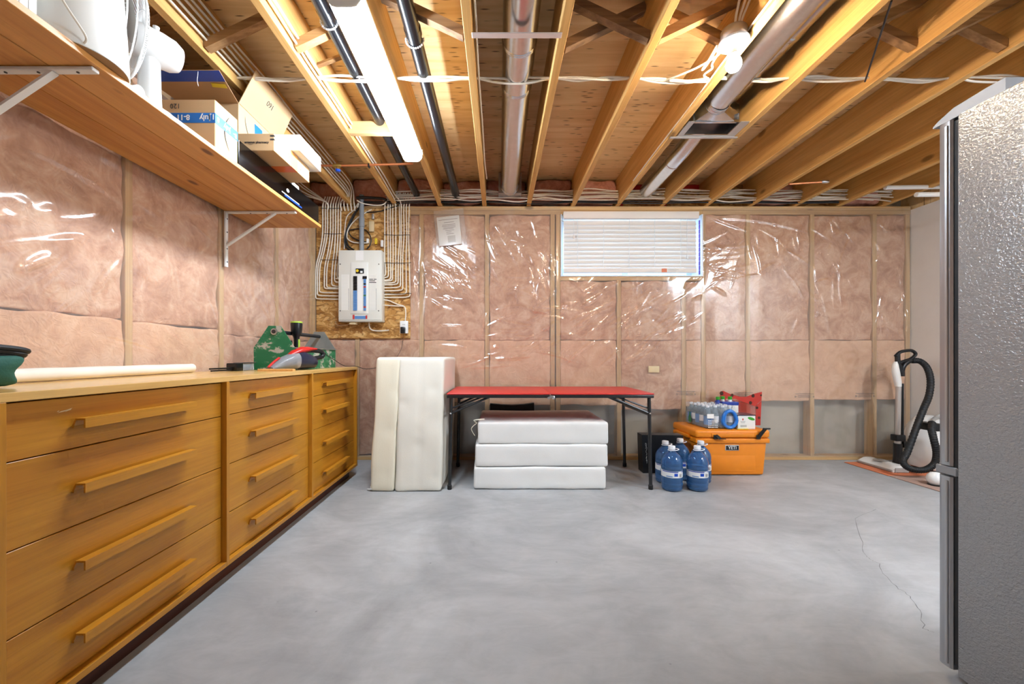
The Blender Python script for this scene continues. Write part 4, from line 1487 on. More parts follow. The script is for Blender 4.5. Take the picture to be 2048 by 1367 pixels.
# toolbox
tb = thing('toolbox', 'worn green and grey metal tool carrier with pipe handle on the dresser', 'toolbox', (-1.375, 2.8, DT))
TX0, TX1, TY0, TY1 = -1.502, -1.25, 2.47, 3.09
endp = [(0, 0), (0.252, 0), (0.252, 0.135), (0.165, 0.27), (0.09, 0.27), (0.0, 0.135)]
MB().prism(endp, (TX0, TY0, DT + 0.001), (1, 0, 0), (0, 0, 1), (0, 0.004, 0)).build('end_plate', 'toolbox_paint', tb, smooth=False)
MB().prism(endp, (TX0, TY1 - 0.004, DT + 0.001), (1, 0, 0), (0, 0, 1), (0, 0.004, 0)).build('end_plate', 'toolbox_grey', tb, smooth=False)
MB().box(TX1 - 0.003, TX1, TY0 + 0.004, TY1 - 0.004, DT + 0.001, DT + 0.138).build('side_panel', 'toolbox_paint', tb, smooth=False)
MB().box(TX0, TX0 + 0.003, TY0 + 0.004, TY1 - 0.004, DT + 0.001, DT + 0.138).build('side_panel', 'toolbox_grey', tb, smooth=False)
MB().box(TX0 + 0.003, TX1 - 0.003, TY0 + 0.004, TY1 - 0.004, DT + 0.001, DT + 0.004).build('floor_panel', 'toolbox_grey', tb, smooth=False)
MB().tube([(TX0 + 0.127, TY0 - 0.012, DT + 0.235), (TX0 + 0.127, TY1 + 0.01, DT + 0.235)], 0.0125, 14).build('handle_pipe', 'dark_steel', tb)
MB().lathe([(0.02, 0), (0.02, -0.006), (0.013, -0.008)], (TX0 + 0.127, TY0 - 0.001, DT + 0.235), 14, 'y').build('handle_collar', 'steel', tb)
MB().box(TX1, TX1 + 0.006, TY0, TY1, DT + 0.132, DT + 0.139).build('rim', 'toolbox_grey', tb, smooth=False)
# flashlight in the toolbox
fl = thing('flashlight', 'black flashlight with lime green trim standing in the toolbox', 'flashlight', (-1.34, 2.66, DT + 0.01))
fx, fy, fz = -1.335, 2.66, DT + 0.006
MB().lathe([(0.016, 0.0), (0.017, 0.02), (0.017, 0.19), (0.02, 0.205), (0.03, 0.225), (0.035, 0.25), (0.037, 0.29), (0.036, 0.297)], (fx, fy, fz), 20).build('barrel', 'black_plastic', fl)
MB().lathe([(0.0365, 0.297), (0.0375, 0.30), (0.0365, 0.306), (0.03, 0.307)], (fx, fy, fz), 20).build('lens_ring', 'lime', fl)
MB().rbox(fx + 0.012, fx + 0.02, fy - 0.008, fy + 0.008, fz + 0.1, fz + 0.19, 0.002, 1).build('grip_stripe', 'lime', fl)
cl_ = MB().tube(smooth_path([(fx - 0.02, fy - 0.03, fz + 0.18), (fx - 0.015, fy - 0.035, fz + 0.14), (fx - 0.005, fy - 0.04, fz + 0.1), (fx + 0.005, fy - 0.04, fz + 0.0)]), 0.008, 8).build('pliers', 'black_plastic')
tag(cl_, 'black handled tool sticking up beside the flashlight in the toolbox', 'tool')
# hand vacuum
hv = thing('hand_vacuum', 'red and black cordless hand vacuum lying in front of the toolbox', 'hand vacuum', (-1.315, 2.31, DT + 0.001), local=True, rotz=R(68))
MB().loft([(0.0, 0, 0.012, 0.030, 0.008, 3), (0.02, 0, 0.02, 0.036, 0.017, 3), (0.07, 0, 0.037, 0.046, 0.033, 2.6), (0.13, 0, 0.05, 0.052, 0.046, 2.4), (0.17, 0, 0.056, 0.054, 0.053, 2.4), (0.176, 0, 0.056, 0.054, 0.053, 2.4)], 24).build('dust_cup', 'dust_cup', hv)
MB().loft([(0.177, 0, 0.058, 0.0545, 0.054, 2.4), (0.22, 0, 0.06, 0.055, 0.055, 2.4), (0.27, 0, 0.052, 0.05, 0.046, 2.4), (0.31, 0, 0.044, 0.042, 0.036, 2.4), (0.325, 0, 0.046, 0.03, 0.025, 2.2)], 24).build('motor_body', 'navy_plastic', hv)
MB().loft([(0.13, 0, 0.092, 0.014, 0.006), (0.17, 0, 0.108, 0.034, 0.016), (0.22, 0, 0.12, 0.036, 0.022), (0.27, 0, 0.128, 0.028, 0.016), (0.33, 0, 0.130, 0.02, 0.006)], 18).build('red_shell', 'red_plastic', hv)
MB().tube(smooth_path([(0.22, 0, 0.10), (0.25, 0, 0.118), (0.32, 0, 0.12), (0.375, 0, 0.114), (0.395, 0, 0.096), (0.38, 0, 0.078), (0.33, 0, 0.07), (0.28, 0, 0.062)]), 0.0145, 12).build('handle', 'black_plastic', hv)
MB().tube(smooth_path([(-0.006, 0.0, 0.02), (0.03, 0.0, 0.05), (0.065, 0.0, 0.073)]), 0.007, 10).build('nozzle_lip', 'red_plastic', hv)
MB().tube(smooth_path([(0.385, 0, 0.1), (0.41, -0.005, 0.1)]), 0.006, 8).build('plug', 'black_plastic', hv)
cable('charger_cord', [(-1.165, 2.70, DT + 0.1), (-1.165, 2.85, DT + 0.06), (-1.155, 3.02, DT + 0.012), (-1.14, 3.2, DT + 0.006), (-1.08, 3.3, DT - 0.02), (-0.98, 3.4, DT + 0.0), (-0.88, 3.55, DT + 0.04)], 0.0022, 'cable_black', 'thin black charging cord trailing off the dresser from the hand vacuum')
sp = MB().rbox(-1.36, -1.16, 2.27, 2.30, DT + 0.0005, DT + 0.012, 0.001, 1).build('wood_offcut', 'shelf_edge')
tag(sp, 'short pale wood offcut on the dresser in front of the toolbox', 'wood strip')

# ================================================================== SHELF
SF, SZ0, SZ1, SE = -1.21, 1.826, 1.846, 2.752
sh = thing('wall_shelf', 'long pine board shelf on white brackets high on the left wall', 'shelf', (-1.43, 1.6, SZ0))
bw = (SF + 1.652) / 3
for i in range(3):
    x0 = -1.652 + bw * i
    MB().rbox(x0 + 0.0018, x0 + bw - 0.0018, 0.2, SE, SZ0, SZ1, 0.0015, 1).build('plank', 'shelf_wood', sh, smooth=False)
for y in (1.225, 2.435):
    bk = MB().rbox(XL + 0.016, XL + 0.028, y - 0.012, y + 0.012, 1.49, SZ0 - 0.001, 0.002, 1).build('bracket', 'white_paint', sh, smooth=False)
    MB().rbox(XL + 0.028, SF - 0.015, y - 0.012, y + 0.012, SZ0 - 0.012, SZ0 - 0.001, 0.002, 1).build('bracket_arm', 'white_paint', bk, smooth=False)
    MB().bar((XL + 0.03, y, 1.62), (SF - 0.14, y, SZ0 - 0.012), (0, 1, 0), 0.010, 0.004).build('bracket_strut', 'white_paint', bk, smooth=False)
    for x in (-1.5, -1.4, -1.28):
        MB().lathe([(0.004, 0), (0.004, -0.002)], (x, y, SZ0 - 0.012), 8).build('screw', 'dark_steel', bk)
    for z in (1.52, 1.6, 1.7, 1.78):
        MB().lathe([(0.004, 0), (0.004, 0.002)], (XL + 0.028, y, z), 8, 'x').build('screw', 'dark_steel', bk)
T0 = SZ1 + 0.0008
# white carton at the near end
wc = thing('white_carton', 'white cardboard carton with grey print at the near end of the shelf', 'box', (-1.4, 0.85, T0))
MB().rbox(-1.62, -1.235, 0.55, 1.078, T0, T0 + 0.36, 0.002, 1).build('carton', 'white_box', wc, smooth=False)
m = MB()
for k in range(5):
    m.box(-1.2349, -1.2343, 0.80, 0.90 - 0.01 * k, T0 + 0.16 - 0.012 * k, T0 + 0.164 - 0.012 * k)
m.build('printed_text', 'ink_light', wc, smooth=False)
m = MB()
for k in range(18):
    z = T0 + 0.0
    m.box(-1.2348, -1.2342, 0.7 + k * 0.021, 0.702 + k * 0.021, T0 + 0.002, T0 + 0.14)
m.build('corrugation_print', 'ink_light', wc, smooth=False)
# white bin
wb_ = thing('white_bin', 'tapered white plastic bin standing on the shelf beside the fan', 'bin', (-1.30, 1.245, T0))
MB().lathe([(0.128, 0.0), (0.130, 0.004), (0.124, 0.12), (0.115, 0.26), (0.108, 0.34), (0.10, 0.345)], (-1.305, 1.235, T0), 48).build('shell', 'white_box', wb_)
MB().lathe([(0.126, -0.0002), (0.126, 0.0002)], (-1.305, 1.235, T0 - 0.0003), 40).build('base', 'cardboard_in', wb_)
cable('bin_cord', [(-1.19, 1.02, T0 + 0.12), (-1.18, 1.06, T0 + 0.09), (-1.175, 1.10, T0 + 0.05), (-1.18, 1.15, T0 + 0.018), (-1.195, 1.16, T0 + 0.004)], 0.0028, 'cable_white', 'thin white cord curving in front of the white bin on the shelf')
# fan
fn = thing('desk_fan', 'white plastic desk fan with wire grille standing on the shelf', 'fan', (-1.30, 1.5, T0))
FX, FY = -1.305, 1.505
MB().lathe([(0.078, 0.0), (0.08, 0.006), (0.074, 0.014), (0.05, 0.024), (0.03, 0.03)], (FX, FY, T0), 32).build('foot', 'white_plastic', fn)
MB().loft([(T0 + 0.02, FX, FY, 0.036, 0.03, 3), (T0 + 0.1, FX, FY, 0.033, 0.028, 3), (T0 + 0.2, FX, FY, 0.031, 0.026, 3), (T0 + 0.222, FX, FY, 0.024, 0.02, 3)], 20, axis='z').build('stem', 'white_plastic', fn)
nrm = Vector((-0.52, -0.85, 0.0)).normalized()
sidev = Vector((0, 0, 1)).cross(nrm).normalized()
HC = Vector((FX, FY, T0 + 0.265))


def fan_pt(r, q, d):
    return HC + nrm * d + sidev * (r * math.cos(q)) + Vector((0, 0, 1)) * (r * math.sin(q))


def fan_lathe(prof, n=28):
    m_ = MB()
    vs, fs = [], []
    for (r, d) in prof:
        for k in range(n):
            vs.append(fan_pt(r, 2 * math.pi * k / n, d))
    for i in range(len(prof) - 1):
        for k in range(n):
            fs.append((i * n + k, i * n + (k + 1) % n, (i + 1) * n + (k + 1) % n, (i + 1) * n + k))
    fs.append(tuple(range(n)))
    fs.append(tuple((len(prof) - 1) * n + k for k in range(n)))
    return m_.add(vs, fs)


fan_lathe([(0.02, -0.10), (0.045, -0.094), (0.058, -0.07), (0.062, -0.03), (0.06, 0.03), (0.054, 0.05), (0.02, 0.055)]).build('motor_housing', 'white_plastic', fn)
fan_lathe([(0.012, 0.055), (0.012, 0.07)], 12).build('shaft', 'white_plastic', fn)
m = MB()
m.cyl(fan_pt(0.0, 0, -0.02) + Vector((0, 0, 0.06)), fan_pt(0.0, 0, -0.02) + Vector((0, 0, 0.082)), 0.008, 0.011, 12)
m.build('oscillation_knob', 'white_plastic', fn)
GRr = 0.165
m = MB()
for d, r in ((0.06, GRr), (0.085, GRr + 0.003), (0.11, GRr)):
    m.tube([fan_pt(r, 2 * math.pi * k / 48, d) for k in range(49)], 0.0028, 6, False)
m.build('grille_rim', 'white_plastic', fn)


def grille(nm, sgn, d0):
    m_ = MB()
    for k in range(72):
        q = 2 * math.pi * k / 72
        m_.tube([fan_pt(0.045, q, d0 + sgn * 0.03), fan_pt(0.10, q, d0 + sgn * 0.027), fan_pt(0.145, q, d0 + sgn * 0.014), fan_pt(GRr, q, d0)], 0.0011, 4, False)
    for r, dd in ((0.045, 0.03), (0.1, 0.027)):
        m_.tube([fan_pt(r, 2 * math.pi * k / 40, d0 + sgn * dd) for k in range(41)], 0.0013, 4, False)
    o = m_.build(nm, 'white_plastic', fn)
    return o


grille('front_grille', 1, 0.11)
grille('rear_grille', -1, 0.06)
fan_lathe([(0.044, 0.139), (0.044, 0.142)], 24).build('grille_badge', 'white_plastic', fn)
fan_lathe([(0.03, 0.068), (0.032, 0.09), (0.024, 0.1)], 20).build('blade_hub', 'vac_grey', fn)
for k in range(3):
    m = MB()
    vs, fs = [], []
    for i in range(7):
        r = 0.028 + 0.115 * i / 6
        for j in range(6):
            q = 2 * math.pi * k / 3 + (j / 5 - 0.5) * 1.5 * (0.75 + 0.3 * math.sin(math.pi * i / 6))
            vs.append(fan_pt(r, q, 0.084 + 0.02 * (j / 5 - 0.5)))
    for i in range(6):
        for j in range(5):
            fs.append((i * 6 + j, i * 6 + j + 1, (i + 1) * 6 + j + 1, (i + 1) * 6 + j))
    m.add(vs, fs).build('blade', 'vac_grey', fn)
# short white pipe offcut
po = MB().tube([(-1.33, 1.40, T0 + 0.02), (-1.24, 1.392, T0 + 0.02)], 0.0185, 18, False)
po.tube([(-1.24, 1.392, T0 + 0.02), (-1.33, 1.40, T0 + 0.02)], 0.015, 18, False)
n_ = 18
po.f += [(n_ + k, n_ + (k + 1) % n_, 2 * n_ + (k + 1) % n_, 2 * n_ + k) for k in range(n_)]
po = po.build('pipe_offcut', 'white_plastic')
tag(po, 'short white pipe offcut lying on the shelf under the fan', 'pipe')

# black flat long box
bbx = thing('black_flat_box', 'long glossy black carton lying flat at the far end of the shelf', 'box', (-1.4, 2.3, T0))
MB().rbox(-1.60, -1.222, 1.895, 2.735, T0, T0 + 0.122, 0.002, 1).build('carton', 'glossy_black', bbx, smooth=False)
m = MB()
m.prism([(0.016 * math.cos(q), 0.011 * math.sin(q)) for q in [2 * math.pi * k / 18 for k in range(18)]], (-1.2222, 2.335, T0 + 0.064), (0, 1, 0), (0, 0, 1), (0.0006, 0, 0))
m.build('printed_logo', 'white_paint', bbx, smooth=False)
MB().box(-1.2222, -1.2215, 2.27, 2.47, T0 + 0.03, T0 + 0.036).build('printed_line', 'ink_light', bbx, smooth=False)
MB().box(-1.2222, -1.2215, 2.30, 2.50, T0 + 0.02, T0 + 0.028).build('printed_blue_line', 'tape_deep_blue', bbx, smooth=False)
BT = T0 + 0.1235
# carton marked 120 with blue tape
K1 = thing('taped_carton', 'brown carton marked 120 upside down with blue printed tape', 'box', (-1.34, 1.8, T0))
ax0, ax1, ay0, ay1, az1 = -1.455, -1.222, 1.735, 1.885, 2.056
MB().rbox(ax0, ax1, ay0, ay1, T0, az1, 0.002, 1).build('carton', 'cardboard', K1, smooth=False)
tz0, tz1 = 1.955, 1.998
m = MB()
m.box(ax0, ax1 + 0.0012, ay0 - 0.0012, ay0 - 0.0002, tz0, tz1)
m.box(ax1 + 0.0002, ax1 + 0.0012, ay0 - 0.0012, ay1, tz0, tz1)
m.build('blue_tape', 'tape_blue', K1, smooth=False)
text_part('lettering', '120', 0.030, 'ink', (ax0 + 0.062, ay0 - 0.001, az1 - 0.028), (-1, 0, 0), (0, 0, -1), K1)
text_part('lettering', 'July', 0.034, 'paper', ((ax0 + ax1) / 2 + 0.075, ay0 - 0.0018, 1.976), (-1, 0, 0), (0, 0, -1), K1, bold=0.0006)
text_part('lettering', '8-11', 0.032, 'paper', ((ax0 + ax1) / 2 - 0.02, ay0 - 0.0018, 1.979), (-1, 0, 0), (0, 0, -1), K1, bold=0.0006)
text_part('lettering', '11', 0.032, 'paper', (ax1 - 0.014, ay0 - 0.0018, 1.981), (-1, 0, 0), (0, 0, -1), K1, bold=0.0006)
text_part('lettering', 'July', 0.032, 'paper', (ax1 + 0.0018, ay0 + 0.075, 1.974), (0, -1, 0), (0, 0, -1), K1, bold=0.0006)
text_part('lettering', '8', 0.03, 'paper', (ax1 + 0.0018, ay0 + 0.018, 1.98), (0, -1, 0), (0, 0, -1), K1, bold=0.0006)
text_part('lettering', '8-', 0.03, 'paper', (ax1 + 0.0018, ay1 - 0.02, 1.972), (0, -1, 0), (0, 0, -1), K1, bold=0.0006)


def smile(nm, o, u, v, w_, dep, th, parent, n_off):
    """curved arrow printed on a carton"""
    o, u, v = Vector(o), Vector(u), Vector(v)
    m_ = MB()
    pts = []
    for k in range(13):
        s = -1 + 2 * k / 12
        pts.append((s * w_, -dep * (1 - s * s), th * (0.35 + 0.65 * (1 - s * s))))
    nvec = Vector(n_off)
    vs = []
    for (a, b_, t) in pts:
        vs += [o + u * a + v * (b_ + t) + nvec, o + u * a + v * (b_ - t) + nvec]
    fs = [(2 * i, 2 * i + 1, 2 * i + 3, 2 * i + 2) for i in range(12)]
    m_.add(vs, fs)
    return m_.build(nm, 'ink', parent, smooth=False)


smile('printed_smile', (ax1 + 0.0008, ay0 + 0.09, 1.955), (0, 0, 1), (0, 1, 0), 0.075, 0.03, 0.004, K1, (0.0, 0, 0))
# carton marked 160 with open flaps
K2 = thing('open_carton', 'open brown carton marked 160 with raised flaps above the taped carton', 'box', (-1.46, 2.2, BT))
cx0, cx1, cy0, cy1, cz1 = -1.60, -1.312, 2.03, 2.41, 2.228
m = MB()
th = 0.004
m.box(cx0, cx1, cy0, cy0 + th, BT, cz1)
m.box(cx0, cx1, cy1 - th, cy1, BT, cz1)
m.box(cx0, cx0 + th, cy0 + th, cy1 - th, BT, cz1)
m.box(cx1 - th, cx1, cy0 + th, cy1 - th, BT, cz1)
m.box(cx0, cx1, cy0, cy1, BT, BT + th)
m.build('carton', 'cardboard', K2, smooth=False)


def flap(nm, a, b_, c_, d_, mat, parent, t=0.003):
    a, b_, c_, d_ = map(Vector, (a, b_, c_, d_))
    n0 = (b_ - a).cross(d_ - a).normalized() * t
    return MB().add([a, b_, c_, d_, a + n0, b_ + n0, c_ + n0, d_ + n0], [(0, 1, 2, 3), (4, 7, 6, 5), (0, 4, 5, 1), (1, 5, 6, 2), (2, 6, 7, 3), (3, 7, 4, 0)]).build(nm, mat, parent, smooth=False)


fr_a, fr_b = Vector((cx1, cy0, cz1)), Vector((cx1, cy1, cz1))
fr_d, fr_c = Vector((-1.225, 2.03, 2.392)), Vector((-1.225, 2.395, 2.392))
flap('side_flap', fr_a, fr_b, fr_c, fr_d, 'cardboard', K2)
fu = (fr_b - fr_a).normalized()
fv = (fr_d - fr_a).normalized()
fnn = fu.cross(fv).normalized()
out = fnn if fnn.x > 0 else -fnn
text_part('lettering', '160', 0.04, 'ink', fr_a + fu * 0.185 + fv * 0.115 + out * 0.0036, -fu, -fv, K2)
# near flap lies out towards the room, blue tape along its edge
nf_a, nf_b = Vector((cx0, cy0, cz1 - 0.001)), Vector((cx1, cy0, cz1 - 0.001))
nf_c, nf_d = Vector((-1.225, 1.765, 2.205)), Vector((-1.60, 1.765, 2.205))
flap('near_flap', nf_a, nf_b, nf_c, nf_d, 'cardboard_in', K2)
e0 = nf_d.lerp(nf_a, 0.30)
e1 = nf_c.lerp(nf_b, 0.30)
dn = Vector((0, 0, -0.004))
flap('edge_tape', nf_d + dn, nf_c + dn, e1 + dn, e0 + dn, 'tape_deep_blue', K2, 0.0006)
y0_, y1_ = nf_c.lerp(nf_b, 0.33), nf_c.lerp(nf_b, 0.45)
flap('yellow_sticker', y0_ + Vector((-0.07, -0.0, -0.0055)), y0_ + Vector((-0.012, 0.01, -0.0055)), y1_ + Vector((-0.012, 0.01, -0.0055)), y1_ + Vector((-0.075, 0, -0.0055)), 'yellow', K2, 0.0006)
MB().tube(smooth_path([(-1.32, 1.768, 2.2), (-1.318, 1.764, 2.18), (-1.322, 1.766, 2.16), (-1.312, 1.76, 2.13)]), 0.0012, 5).build('loose_string', 'white_paint', K2)
flap('far_flap', (cx0, cy1, cz1), (cx1, cy1, cz1), (cx1, cy1 + 0.09, cz1 + 0.085), (cx0, cy1 + 0.09, cz1 + 0.085), 'cardboard', K2)
flap('inner_flap', (cx0 + 0.004, cy0 + 0.006, cz1 - 0.002), (cx0 + 0.004, cy1 - 0.006, cz1 - 0.002), (cx0 - 0.02, cy1 - 0.01, cz1 + 0.1), (cx0 - 0.02, cy0 + 0.01, cz1 + 0.1), 'cardboard', K2)
MB().box(cx1, cx1 + 0.0008, cy0 + 0.135, cy0 + 0.205, 2.12, 2.20).build('blue_tape', 'tape_blue', K2, smooth=False)
smile('printed_smile', (cx1 + 0.0008, cy0 + 0.075, 2.14), (0, 0.4, -0.9), (0, 0.9, 0.4), 0.055, 0.012, 0.003, K2, (0.0, 0, 0))
# pharmacy carton on the black box
K3 = thing('flat_carton', 'flat brown carton with printed front overhanging the shelf edge', 'box', (-1.21, 2.2, BT))
qx0, qx1, qy0, qy1, qz0, qz1 = -1.304, -1.115, 2.0, 2.372, BT + 0.0005, BT + 0.086
MB().rbox(qx0, qx1, qy0, qy1, qz0, qz1, 0.002, 1).build('carton', 'cardboard', K3, smooth=False)
text_part('lettering', 'amazon pharmacy', 0.0165, 'ink', ((qx0 + qx1) / 2 + 0.008, qy0 - 0.0008, qz1 - 0.044), (1, 0, 0), (0, 0, 1), K3, bold=0.0003)
smile('printed_smile', ((qx0 + qx1) / 2 - 0.022, qy0 - 0.0008, qz1 - 0.051), (1, 0, 0), (0, 0, 1), 0.014, 0.005, 0.0011, K3, (0, 0, 0))
m = MB()
for z in (qz1 - 0.012, qz1 - 0.03):
    m.box(qx1 - 0.02, qx1 + 0.0006, qy0 - 0.0006, qy0 - 0.0001, z - 0.004, z + 0.004)
    m.box(qx1 + 0.0001, qx1 + 0.0006, qy0 - 0.0006, qy0 + 0.008, z - 0.004, z + 0.004)
m.build('printed_mark', 'ink', K3, smooth=False)
m = MB()
m.box(qx0, qx1 + 0.0008, qy0 + 0.165, qy0 + 0.235, qz0 - 0.0006, qz0 - 0.0001)
m.build('orange_tape', 'tape_orange', K3, smooth=False)
MB().box(qx1 + 0.0002, qx1 + 0.0008, qy0 + 0.165, qy0 + 0.235, qz0, qz1).build('paper_tape', 'tape_paper', K3, smooth=False)
smile('printed_smile', (qx1 + 0.0009, qy0 + 0.145, qz0 + 0.045), (0, 0.3, -0.95), (0, 0.95, 0.3), 0.02, 0.004, 0.0015, K3, (0, 0, 0))
smile('printed_smile', (qx1 + 0.0009, qy0 + 0.265, qz0 + 0.04), (0, 1, 0), (0, 0, 1), 0.014, 0.012, 0.0018, K3, (0, 0, 0))
# foam block
fo = soft_box(-1.26, -1.068, 2.165, 2.425, qz1 + 0.001, qz1 + 0.088, 0.006, 14, 0.002, 10).build('foam_block', 'foam_white')
tag(fo, 'white foam block resting on the flat brown carton', 'foam block')
# small teal box
tbx = thing('teal_box', 'small teal and white printed box on the black carton', 'box', (-1.34, 2.5, BT))
MB().rbox(-1.40, -1.32, 2.47, 2.66, BT + 0.0005, BT + 0.10, 0.001, 1).build('carton', 'teal', tbx, smooth=False)
MB().box(-1.3198, -1.319, 2.47, 2.66, BT + 0.001, BT + 0.099).build('side_print', 'paper', tbx, smooth=False)
m = MB()
for k in range(5):
    m.box(-1.3189, -1.3183, 2.49 + 0.03 * k, 2.508 + 0.03 * k, BT + 0.02 + 0.01 * (k % 2), BT + 0.06 + 0.012 * (k % 3))
m.build('graphic_print', 'ink', tbx, smooth=False)

# ================================================================== FLOOR ITEMS
# ---- upright folded mattress
fm = thing('upright_mattress', 'cream folding foam mattress standing on end beside the dresser', 'mattress', (-0.65, 3.2, 0))
MT = 0.942


def lean(mb, k, x0):
    out_ = []
    for p in mb.v:
        p = Vector(p)
        t = p.z / MT
        out_.append((p.x + k * t, p.y + 0.045 * t, p.z))
    mb.v = out_
    return mb


dl = [((-0.78, 2.82, 0.42), 0.03, 0.006), ((-0.75, 2.82, 0.7), 0.025, 0.007), ((-0.80, 2.82, 0.12), 0.03, 0.005)]
lean(soft_box(-0.905, -0.735, 2.82, 3.55, 0.002, MT, 0.022, 30, 0.006, 5.0, dl, 1.0), 0.035, 0).build('mattress_panel', 'mattress_cream', fm, angle=80)
dl = [((-0.69, 2.82, 0.62), 0.03, 0.007), ((-0.57, 2.82, 0.32), 0.03, 0.007), ((-0.47, 2.82, 0.72), 0.025, 0.007), ((-0.575, 2.82, 0.42), 0.025, 0.005), ((-0.45, 2.82, 0.1), 0.03, 0.005), ((-0.45, 2.82, 0.5), 0.02, 0.004)] + [((-0.566, 2.82, 0.02 + 0.028 * q_), 0.016, 0.0035) for q_ in range(34)]
lean(soft_box(-0.728, -0.402, 2.82, 3.56, 0.002, MT, 0.022, 36, 0.006, 5.0, dl, 4.0), 0.018, 0).build('mattress_panel', 'mattress', fm, angle=80)
MB().tube(smooth_path([(-0.93, 2.86, 0.006), (-0.91, 2.84, 0.012), (-0.89, 2.83, 0.02), (-0.905, 2.85, 0.025)]), 0.006, 6).build('zip_pull', 'white_plastic', fm)

# ---- stacked folded mattress under the table
sm_ = thing('stacked_mattress', 'white folding foam mattress lying in three layers under the red table', 'mattress', (0.3, 3.2, 0))
for k, (x0, x1, y0) in enumerate(((-0.178, 0.765, 2.865), (-0.168, 0.782, 2.872), (-0.150, 0.788, 2.88))):
    z0, z1 = 0.003 + 0.159 * k, 0.003 + 0.159 * (k + 1) - 0.0015
    dd = [((x0 + random.uniform(0.1, 0.85), y0, (z0 + z1) / 2 + random.uniform(-.06, .06)), 0.025, 0.006) for _ in range(3)]
    soft_box(x0, x1, y0, 3.52, z0, z1, 0.018, 34, 0.006, 5.0, dd, 10 + k * 3).build('mattress_panel', 'mattress_white', sm_, angle=80)
for s in (0, 1):
    MB().tube(smooth_path([(-0.155, 2.90, 0.47), (-0.175 - 0.02 * s, 2.895, 0.49 - 0.06 * s), (-0.17 + 0.07 * (1 - s), 2.89, 0.50 - 0.12 * s)]), 0.006, 6, True, 0.4).build('tie_strap', 'mattress_cream', sm_)

# ---- folding table
ft = thing('folding_table', 'red topped folding table with black metal legs against the back wall', 'table', (0.37, 3.18, 0))
tx0, tx1, ty0, ty1, tz = -0.368, 1.105, 2.85, 3.50, 0.688
for a, b in ((tx0, (tx0 + tx1) / 2 - 0.001), ((tx0 + tx1) / 2 + 0.001, tx1)):
    MB().rbox(a, b, ty0, ty1, tz - 0.012, tz, 0.006, 3).build('table_top', 'red_top', ft)
    MB().rbox(a + 0.002, b - 0.002, ty0 + 0.002, ty0 + 0.02, tz - 0.034, tz - 0.0122, 0.004, 2).build('edge_rail', 'black_metal', ft)
    MB().rbox(a + 0.002, b - 0.002, ty1 - 0.02, ty1 - 0.002, tz - 0.034, tz - 0.0122, 0.004, 2).build('edge_rail', 'black_metal', ft)
for a in (tx0 + 0.002, tx1 - 0.02):
    MB().rbox(a, a + 0.018, ty0 + 0.02, ty1 - 0.02, tz - 0.034, tz - 0.0122, 0.004, 2).build('edge_rail', 'black_metal', ft)
for s, x in ((-1, tx0 + 0.03), (1, tx1 - 0.03)):
    xb = x - s * 0.0 + s * 0.012
    for y in (ty0 + 0.025, ty1 - 0.03):
        lg = MB().tube([(x, y, tz - 0.02), (xb, y, 0.012)], 0.0125, 12).build('leg', 'black_metal', ft)
        MB().lathe([(0.015, 0.0005), (0.0165, 0.004), (0.0165, 0.03), (0.0135, 0.034)], (xb, y, 0), 12).build('foot_cap', 'black_rubber', lg)
        MB().lathe([(0.005, 0), (0.006, -0.004), (0.003, -0.007)], (x, y - 0.011, tz - 0.024 if y < 3 else tz - 0.03), 10, 'y').build('rivet', 'steel', lg)
        MB().lathe([(0.005, 0), (0.006, -0.004), (0.003, -0.007)], (x + s * 0.003, y - 0.012, tz - 0.145), 10, 'y').build('rivet', 'steel', lg)
        # two folding braces per leg
        MB().tube([(x, y, tz - 0.145), (x - s * 0.13, y, tz - 0.09), (x - s * 0.27, y, tz - 0.03)], 0.008, 8).build('brace', 'black_metal', ft)
        MB().tube([(x, y + 0.008, tz - 0.11), (x - s * 0.22, y + 0.008, tz - 0.03)], 0.006, 8).build('brace', 'black_metal', ft)
    MB().tube([(x + s * 0.003, ty0 + 0.025, tz - 0.155), (x + s * 0.003, ty1 - 0.03, tz - 0.155)], 0.009, 10).build('cross_bar', 'black_metal', ft)
    MB().tube([(x, ty0 + 0.02, tz - 0.028), (x, ty1 - 0.03, tz - 0.028)], 0.009, 10).build('cross_bar', 'black_metal', ft)
xc = (tx0 + tx1) / 2
lt = MB().rbox(xc - 0.035, xc + 0.03, ty0 - 0.004, ty0 + 0.002, tz - 0.034, tz - 0.016, 0.002, 1).build('latch', 'black_metal', ft)
MB().bar((xc - 0.02, ty0 - 0.007, tz - 0.035), (xc + 0.012, ty0 - 0.007, tz - 0.02), (0, 1, 0), 0.003, 0.007).build('latch_tongue', 'steel', lt, smooth=False)
MB().lathe([(0.010, 0), (0.012, -0.004), (0.004, -0.008)], (xc + 0.018, ty0 - 0.004, tz - 0.028), 14, 'y').build('latch_button', 'steel', lt)

# black padded thing behind the mattress stack
bb = MB()
prof = [(0, 0.0), (0.39, 0.0), (0.39, 0.535), (0.30, 0.522), (0.20, 0.517), (0.10, 0.52), (0.0, 0.53)]
bb.prism(prof, (-0.075, 3.56, 0.03), (1, 0, 0), (0, 0, 1), (0, 0.06, 0.0))
o = bb.build('black_pad', 'black_rubber')
o.location.z = -0.029
tag(o, 'black padded board standing behind the stacked mattress under the table', 'pad')
